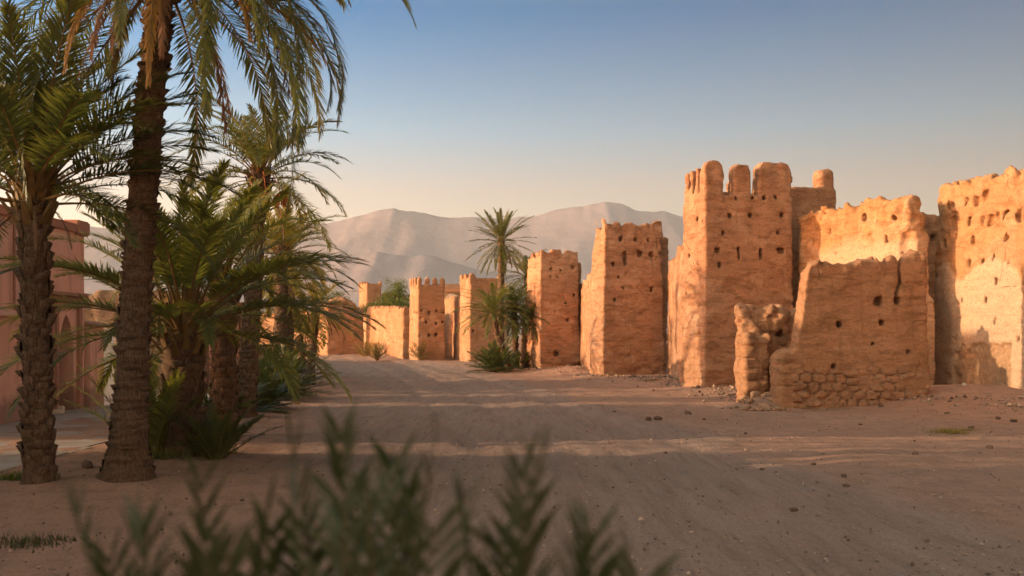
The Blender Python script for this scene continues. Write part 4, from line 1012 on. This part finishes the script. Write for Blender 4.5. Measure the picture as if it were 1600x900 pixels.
# smaller palms further along, whole crowns
def small_palm(loc, H, r0, label, specs, L, seed, lean=(0, 0), leaf=.4, wd=.05, n=28, mats=('frond', 'frond_dead'), group='palms along the far verge', cat='palm tree', bow=0.):
    root = empty('date_palm', loc); tag(root, label, cat, group)
    me, path = trunk_mesh('trunk', H, r0, r0*.85, lean, .3, .4, boots=6, row=.2, out=.05, bh=.24, seed=seed, bow=bow); link('trunk', me, M['bark'], root)
    link('crown', joined_crown('crown', specs, [M[m_] for m_ in mats], seed, n=n, leaf=leaf, wd=wd, L=L), None, root, loc=path(H)); return root
small_palm((gx(452, 44), 44, 0), 4.0, .2, 'palm with a shaggy olive crown in the middle of the far verge', specs_for(34, 51, -35, 75, 5), 2.4, 51, mats=('frond_olive', 'frond_dead'))
small_palm((gx(484, 47), 47, 0), 3.3, .2, 'palm leaning over the track at the far end of the row', specs_for(32, 52, -35, 70, 5), 2.3, 52, lean=(.3, 0), mats=('frond_olive', 'frond_dead'))
small_palm((gx(473, 53), 53, 0), 2.2, .15, 'small dark palm on a thin bare trunk, last of the left-hand row', specs_for(30, 53, -40, 70, 3), 1.6, 53, mats=('frond_dark', 'frond_dead'))

# palm clump between the far and near towers
GR = 'palm clump between the towers'
small_palm((gx(783, 64), 64, 0), gz(377, 64), .2, 'tallest palm of the clump, a feathery ball of fronds high above the walls', specs_for(46, 61, -62, 86, 3, droop=(18, 34)), 2.55, 61, leaf=.34, wd=.05, n=34, group=GR)
small_palm((gx(824, 63), 63, 0), gz(432, 63), .2, 'palm of the clump right against the slimmest near tower', specs_for(40, 62, -40, 80, 3), 2.9, 62, group=GR)
small_palm((gx(797, 57.2), 57.2, 0), gz(490, 57.2), .19, 'leaning low palm with a broad light-green crown, front left of the clump', specs_for(40, 63, -25, 78, 0), 2.6, 63, lean=(-1.0, 0), group=GR, bow=-.1)
small_palm((gx(806, 58.6), 58.6, 0), gz(478, 58.6), .19, 'low palm with a dark crown in the middle of the clump', specs_for(40, 64, -35, 70, 2), 2.2, 64, lean=(-.1, 0), group=GR, mats=('frond_dark', 'frond_dead'))
small_palm((gx(816, 57.6), 57.6, 0), gz(500, 57.6), .15, 'thin-trunked low palm on the right of the clump', specs_for(34, 65, -35, 70, 2), 1.8, 65, group=GR, mats=('frond_dark', 'frond_dead'), lean=(.15, 0))

# trunkless young palms and shrubs
def bush(name, loc, specs, L, label, cat, seed, leaf=.3, wd=.035, n=30, mat='frond_dark', group=None):
    me = joined_crown(name, specs, [M[mat], M['frond_dead']], seed, n=n, leaf=leaf, wd=wd, L=L)
    o = link(name, me, None, None, loc=loc); tag(o, label, cat, group); return o
YG = 'young palms and spiky shrubs under the palms'
bush('young_palm', (gx(238, 15.9), 15.9, 0), specs_for(14, 71, 55, 88, 0, (10, 25)), 1.7, 'young palm filling the gap between the leaning trunk and the stout palm', 'young palm', 71, mat='frond', n=46, wd=.024, leaf=.28, group=YG)
bush('young_palm', (gx(212, 18.7), 18.7, 0), specs_for(9, 72, 40, 75, 0, (15, 35)), 1.7, 'young palm whose fronds stick out left of the leaning trunk', 'young palm', 72, mat='frond', n=46, wd=.024, leaf=.28, group=YG)
bush('young_palm', (gx(336, 15.7), 15.7, 0), specs_for(22, 73, 35, 86, 0, (20, 45)), 1.05, 'young dark palm at the right foot of the stout palm', 'young palm', 73, n=44, wd=.022, leaf=.2, group=YG)
for i, (px, d, L, lb, mt) in enumerate(((408, 30.8, 1.9, 'blue-green spiky shrub just right of the sunlit palm trunk', 'leaf_blue'), (428, 32, 2.2, 'broad blue-green spiky shrub in the middle of the verge', 'leaf_blue'), (406, 26.8, 1.2, 'low dark spiky shrub beside the foot of the sunlit palm trunk', 'frond_dark'), (447, 35, 1.9, 'dark spiky shrub at the track edge under the drooping palm', 'frond_dark'), (440, 41, 1.9, 'spiky shrub behind the dark one, towards the end of the row', 'leaf_blue'), (360, 24, 1.3, 'dark low shrub between the thick dark trunk and the sunlit trunk', 'frond_dark'))):
    bush('spiky_shrub', (gx(px, d), d, 0), specs_for(40, 80+i, 8, 88, 3, (10, 40), (.6, 1.1)), L, lb, 'shrub', 80+i, n=22, wd=.05, leaf=.42, mat=mt, group=YG)
bush('spiky_shrub', (gx(772, 55.4), 55.4, 0), specs_for(54, 91, 5, 88, 0, (15, 45)), 1.9, 'rounded dark shrub at the front left foot of the palm clump', 'shrub', 91, n=18, wd=.07, leaf=.4, group=YG)
bush('spiky_shrub', (gx(812, 58.4), 58.4, 0), specs_for(40, 92, 5, 88, 0, (15, 45)), 1.3, 'dark shrub among the trunks of the palm clump beside the slimmest tower', 'shrub', 92, n=18, wd=.07, leaf=.4, group=YG)

# ------------------------------------------------------------------ trees behind the far walls
def leafy_tree(loc, H, blobs, label, seed, mat='leaf_bush', n=2600, ls=.16):
    r = np.random.default_rng(seed); root = empty('tree', loc); tag(root, label, 'tree', 'trees behind the far walls')
    b = MB(); b.tube([(0, 0, -.2), (.05, 0, H*.4), (.0, .05, H*.75)], [.2, .15, .07], 8)
    for (bx, by, bz, br) in blobs: b.tube([(.05, 0, H*.4), (bx*.6, by*.6, (H*.4+bz)/2), (bx, by, bz)], [.1, .06, .025], 6)
    b.build('trunk', M['tree_bark'], root)
    wts = np.array([q[3]**2 for q in blobs]); wts /= wts.sum()
    V, Q = [], []
    cl = []
    for i in range(n//26):
        bx, by, bz, br = blobs[r.choice(len(blobs), p=wts)]
        d = r.normal(size=3); d /= np.linalg.norm(d); cl.append(np.array([bx, by, bz])+d*br*r.uniform(.45, 1.08)*[1, 1, .85])
    for c in cl:
        s = r.uniform(.12, .3)*2*ls/.16
        for k in range(26):
            p = c+r.normal(size=3)*s*.55; a = r.normal(size=3); a /= np.linalg.norm(a); u = np.cross(a, r.normal(size=3)); u /= np.linalg.norm(u)
            l = ls*r.uniform(.6, 1.2); k0 = len(V); V += [p-a*l*.5, p+u*l*.28, p+a*l*.5, p-u*l*.28]; Q.append((k0, k0+1, k0+2, k0+3))
    me = np_mesh('crown', np.array(V), np.array(Q), smooth=False, attrs={'tipf': r.random(len(V))*.25}); link('crown', me, M[mat], root)
d = 104
leafy_tree((gx(617, d), d, 0), 7.6, [(0, 0, 6.9, 1.2), (.9, .3, 5.6, 1.2), (-.6, 0, 5.7, 1.), (.6, -.3, 7.0, .7), (1.3, 0, 4.6, 1.)], 'round green tree rising behind the far wall left of the crenellated tower', 101, n=6000)
leafy_tree((gx(594, 97), 97, 0), 5.0, [(0, 0, 4.8, .8), (.8, 0, 4.6, .7), (-.8, 0, 4.5, .7), (1.6, 0, 4.7, .8), (-1.5, 0, 4.4, .5), (2.2, 0, 5.0, .7)], 'low dark green tree along the top of the far wall', 102, n=5000)
leafy_tree((gx(529, 100), 100, 0), 6.2, [(0, 0, 5.8, .7), (.5, 0, 5.2, .8), (-.6, 0, 5.1, .6)], 'small tree peeping over the shaded far bastion', 103, n=1800)

# dry bushes whose shadows fall on the far wall
for i, (X_, Y_, L, lb) in enumerate(((-12.2, 83.6, 1.7, 'dry grey bush at the foot of the long far wall'), (-10.6, 78.2, 1.6, 'thin dry bush left of the far crenellated tower'), (-7.0, 76.2, 1.5, 'thin dry bush before the narrow far wall'))):
    bush('dry_bush', (X_, Y_, .1), specs_for(24, 110+i, 25, 88, 0, (5, 25)), L, lb, 'bush', 110+i, n=14, wd=.05, leaf=.3, mat='leaf_dry', group='dry bushes at the far walls')

# ------------------------------------------------------------------ foreground: young palms right in front of the camera
def fore_palm(cx, cy_, tips, label, seed, spread=.1):
    """fronds given by (photo column, photo row, distance) of their tips"""
    cx *= .6; cy_ *= .6; tips = [(a, b+26, c*.6) for a, b, c in tips]
    root = empty('young_palm', (cx, cy_, 0)); tag(root, label, 'young palm', 'young palms close to the camera')
    r = np.random.default_rng(seed)
    b = MB()
    for k in range(9):
        a = k*2.4; b.tube([(.05*math.cos(a), .05*math.sin(a), -.05), (.09*math.cos(a), .09*math.sin(a), .12), (.13*math.cos(a), .13*math.sin(a), .26)], [.035, .03, .012], 6)
    b.build('stem_base', M['bark'], root)
    for i, (px, py, d) in enumerate(tips):
        tipw = Vector((gx(px, d)-cx, d-cy_, gz(py, d))); hor = math.hypot(tipw.x, tipw.y); az = math.atan2(tipw.y, tipw.x)
        # bend a stalk so that its end meets the tip
        best = None
        for e0 in range(40, 92, 1):
            for dr in (10, 18, 26, 34):
                t = np.linspace(0, 1, 26); pit = np.radians(e0-dr*t**1.35); X_ = np.cos(pit)[:-1].sum()/25; Z_ = np.sin(pit)[:-1].sum()/25
                L = math.hypot(hor, tipw.z)/math.hypot(X_, Z_); err = abs(math.atan2(Z_, X_)-math.atan2(tipw.z, hor))+abs(dr-20)*.0004
                if best is None or err < best[0]: best = (err, e0, dr, L)
        _, e0, dr, L = best
        V, Q, T, tf, ns = frond_np(L, e0, dr, n=32, leaf=.14, wd=.0135, lt=.68, seed=seed*40+i, bare=.45, vee=18, sag=0, amax=58, amin=32, side=r.uniform(-4, 4), thick=.006)
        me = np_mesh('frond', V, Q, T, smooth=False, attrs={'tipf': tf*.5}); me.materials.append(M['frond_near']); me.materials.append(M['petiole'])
        mi = np.zeros(len(me.polygons), dtype=np.int32); mi[:100] = 1; me.polygons.foreach_set('material_index', mi)
        link('frond', me, None, root, rot=(R(r.uniform(-4, 4)), 0, az))
fore_palm(-.82, 2.7, ((128, 772, 2.5), (200, 752, 2.6), (262, 742, 2.75), (345, 800, 2.8), (175, 840, 2.9), (300, 840, 2.3), (420, 770, 2.7), (240, 800, 2.55), (385, 830, 2.5)), 'young palm in the near left foreground, fronds fanning up to the left', 7)
fore_palm(-.36, 2.6, ((432, 662, 2.6), (486, 655, 2.75), (560, 742, 2.5), (628, 700, 2.7), (698, 660, 2.6), (520, 790, 2.9), (600, 800, 2.3), (660, 740, 2.8), (560, 760, 2.45), (470, 740, 2.5)), 'middle foreground young palm, the tallest of the blurred ones', 8)
fore_palm(-.02, 2.65, ((706, 745, 2.6), (766, 715, 2.75), (866, 668, 2.6), (848, 790, 2.7), (770, 820, 2.5)), 'young foreground palm with one long frond leaning right', 9)
fore_palm(.2, 2.75, ((892, 792, 2.7), (948, 846, 2.75), (920, 880, 2.6)), 'smallest foreground young palm, only its two frond tips in the photo', 10)

# ------------------------------------------------------------------ stones, rubble, tufts
def rock_mesh(name, s, seed, flat=.65):
    import bmesh
    bm = bmesh.new(); bmesh.ops.create_icosphere(bm, subdivisions=3, radius=1)
    r = np.random.default_rng(seed); co = np.array([v.co[:] for v in bm.verts]); n = fbm(co[:, 0]*1.1+seed, co[:, 1]*1.1, co[:, 2]*1.1, 3)
    # knock flats into it
    for k in range(7):
        d = r.normal(size=3); d /= np.linalg.norm(d); dd = co @ d; lim = r.uniform(.55, .8); co -= np.maximum(dd-lim, 0)[:, None]*d*.92
    co = co*(1+.16*n[:, None])*np.array([1, r.uniform(.65, .95), flat])*s
    for v, c in zip(bm.verts, co): v.co = c
    me = bpy.data.meshes.new(name); bm.to_mesh(me); bm.free(); me.polygons.foreach_set('use_smooth', np.full(len(me.polygons), True)); return me
ROCKS = [rock_mesh('stone', 1, k) for k in range(6)]
def stone(px, d, s, mat, label, group, v=0, name='stone', sink=.25):
    X_ = gx(px, d); z = float(ground_h(np.array([X_]), np.array([d]))[0])
    me = ROCKS[v % 6].copy(); me.materials.clear(); me.materials.append(M[mat])
    o = link(name, me, None, None, loc=(X_, d, z+s*.65*(1-sink*2)), rot=(0, 0, v*1.7)); o.scale = (s, s, s); tag(o, label, 'stone', group); return o
dd = lambda py: EYE*FPX/(py-HOR)
RG = 'rubble stones at the foot of the ruins'
for i, (px, d, s) in enumerate(((1158, 28.2, .2), (1172, 27.9, .26), (1186, 27.6, .2), (1196, 27.2, .28), (1205, 27.9, .24), (1180, 28.4, .3), (1192, 28.8, .34), (1200, 28.5, .26), (1150, 27.6, .14), (1140, 27.4, .12), (1165, 27.2, .18), (1215, 26.5, .2), (1176, 26.8, .15), (1188, 29.2, .3), (1183, 27.0, .22), (1206, 26.9, .2), (1168, 28.7, .22), (1157, 27.0, .1), (1128, 27.6, .09), (1232, 26.4, .13), *[(1152+78*rnd.random(), 26.4+2.6*rnd.random(), .05+.16*rnd.random()**2) for _ in range(46)])):
    stone(px, d, s*.62, 'stone', 'brown rubble stone in the heap between the two ruined walls', RG, i)
stone(1013, dd(656), .11, 'dark_stone', 'dark stone on the track, left one of a close pair before the tallest tower', 'loose stones on the dirt', 1)
stone(1027, dd(655), .12, 'dark_stone', 'dark stone on the track, right one of a close pair before the tallest tower', 'loose stones on the dirt', 2)
stone(1075, dd(647), .11, 'dark_stone', 'lone dark stone between the stone pair and the rubble heap', 'loose stones on the dirt', 3)
stone(1441, 28.2, .13, 'red_brick', 'reddish brick lump on the dirt before the plastered wall', 'loose stones on the dirt', 4, 'brick_lump')
stone(1376, 27.2, .08, 'dark_stone', 'small dark stone before the foot of the taller ruin', 'loose stones on the dirt', 5)
stone(1239, 11.4, .055, 'dark_stone', 'dark pebble lying alone in the near right of the track', 'loose stones on the dirt', 0)
stone(137, 14.9, .13, 'dark_stone', 'dark clod between the left palm and the leaning trunk', 'loose stones on the dirt', 3)
for i, (px, d, s) in enumerate(((1437, 29.6, .1), (1446, 29.2, .07), (1375, 27.9, .1), (1383, 27.8, .06), (1408, 28.2, .05), (1506, 28.4, .07), (1363, 28.0, .06))):
    stone(px, d, s, 'pale_stone', 'pale stone chip near the foot of the taller ruin', 'pale stone chips', i)
for i, (px, d, s) in enumerate(((1344, 22, .05), (1165, 20, .045), (1270, 15.5, .05), (1546, 17.5, .07), (1430, 16.5, .06), (1318, 14, .05), (1518, 21.5, .08), (1190, 15, .045), (1560, 24, .09), (1480, 25.5, .07), (1100, 24, .05), (960, 26, .05), (1585, 23, .1), (1322, 13.2, .05), (1040, 17, .045))):
    stone(px, d, s, 'dark_stone', 'small dark stone strewn on the open dirt on the right', 'small dark stones strewn on the dirt', i)
# gravel: far too many to count
r = np.random.default_rng(5); nP = 9000
ico = np.array([(0, 0, 1), (.89, 0, .3), (.28, .85, .3), (-.72, .53, .3), (-.72, -.53, .3), (.28, -.85, .3), (0, 0, -.6)]); icf = np.array([(0, 1, 2), (0, 2, 3), (0, 3, 4), (0, 4, 5), (0, 5, 1), (6, 2, 1), (6, 3, 2), (6, 4, 3), (6, 5, 4), (6, 1, 5)])
py_ = 8+(r.random(nP)**1.5)*36; px_ = r.uniform(-.5, .55, nP)*py_*1.05+r.normal(0, .5, nP)
ok = (px_ > -7.1) & (px_ < np.interp(py_, _wy, _wx)+1); px_, py_ = px_[ok], py_[ok]; ss = np.minimum(r.lognormal(-4.75, .6, len(px_)), .026)
# more of it, coarser, along the feet of the walls
fy = r.uniform(24, 62, 3200); fx = np.interp(fy, [24, 27, 28.5, 33, 35.9, 37.5, 46.3, 47.5, 56.4, 62], [13.6, 12.8, 9, 7.4, 7.2, 7.6, 4.6, 5, 2, 1])-np.abs(r.normal(0, .9, 3200))+.7
px_, py_, ss = np.concatenate([px_, fx]), np.concatenate([py_, fy]), np.concatenate([ss, np.minimum(r.lognormal(-3.7, .6, 3200), .085)])
zz = ground_h(px_, py_); V = (ico[None]*ss[:, None, None]*r.uniform(.6, 1.3, (len(px_), 1, 3))*(1+.25*r.normal(size=(len(px_), 7, 1))))
V += np.stack([px_, py_, zz+ss*.2], 1)[:, None, :]
tag(link('gravel', np_mesh('gravel', V.reshape(-1, 3), None, (icf[None]+np.arange(len(px_))[:, None, None]*7).reshape(-1, 3), smooth=False, attrs={'tone': np.repeat(r.random(len(px_))**1.3, 7)}), M['gravel']), 'loose gravel strewn over the track', 'gravel', kind='stuff')
def tuft(px, d, n, h, wdt, label, mat, name='grass_tuft', cat='grass tuft'):
    r = np.random.default_rng(int(px)); X_ = gx(px, d); V, T = [], []
    for k in range(n):
        x, y = r.normal(0, wdt), r.normal(0, wdt*.6); z = float(ground_h(np.array([X_+x]), np.array([d+y]))[0]); a = r.uniform(0, 6.28); l = h*r.uniform(.4, 1.1)
        b = len(V); w_ = .008; V += [(x-w_*math.sin(a), y+w_*math.cos(a), z-.01), (x+w_*math.sin(a), y-w_*math.cos(a), z-.01), (x+l*.5*math.cos(a), y+l*.5*math.sin(a), z+l)]; T.append((b, b+1, b+2))
    tag(link(name, np_mesh(name, np.array(V), None, np.array(T), smooth=False, attrs={'tipf': np.tile([0, 0, .6], n)}), M[mat], None, loc=(X_, d, 0)), label, cat, 'grass tufts', 'stuff')
tuft(1482, 20.4, 420, .10, .22, 'yellow-green grass tuft in the sun strip at the right', 'frond_olive')
tuft(1508, 20.9, 150, .07, .14, 'small dry tuft touching the yellow-green one at the right', 'leaf_dry')
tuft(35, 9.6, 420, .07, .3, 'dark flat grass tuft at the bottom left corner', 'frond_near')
tuft(345, 16.4, 160, .10, .2, 'dry grass tuft at the right foot of the stout palm', 'leaf_dry')
tuft(30, 13.4, 260, .14, .2, 'bright green tuft at the foot of the left palm', 'leaf_bush')
tuft(1300, 27.0, 90, .07, .3, 'sparse green tuft before the stone foot of the taller ruin', 'leaf_bush')
tuft(250, 15.6, 300, .2, .25, 'green grass around the left foot of the stout palm', 'frond')
tuft(1015, 41, 150, .1, .3, 'sparse tuft between the square tower and the tallest tower', 'leaf_dry')
# flat slabs lying at the edge of the track
for i, (px, d, w_) in enumerate(((482, 43.2, 1.6), (512, 43.0, 1.0))):
    b = MB(); b.box(-w_/2, w_/2, -.3, .3, -.05, .07); o = b.build('kerb_slab', M['pale_stone'], loc=(gx(px, d), d, 0), bevel=.015); tag(o, ('longer', 'shorter')[i]+' pale kerb slab at the far edge of the track under the small dark palm', 'slab', 'kerb slabs')
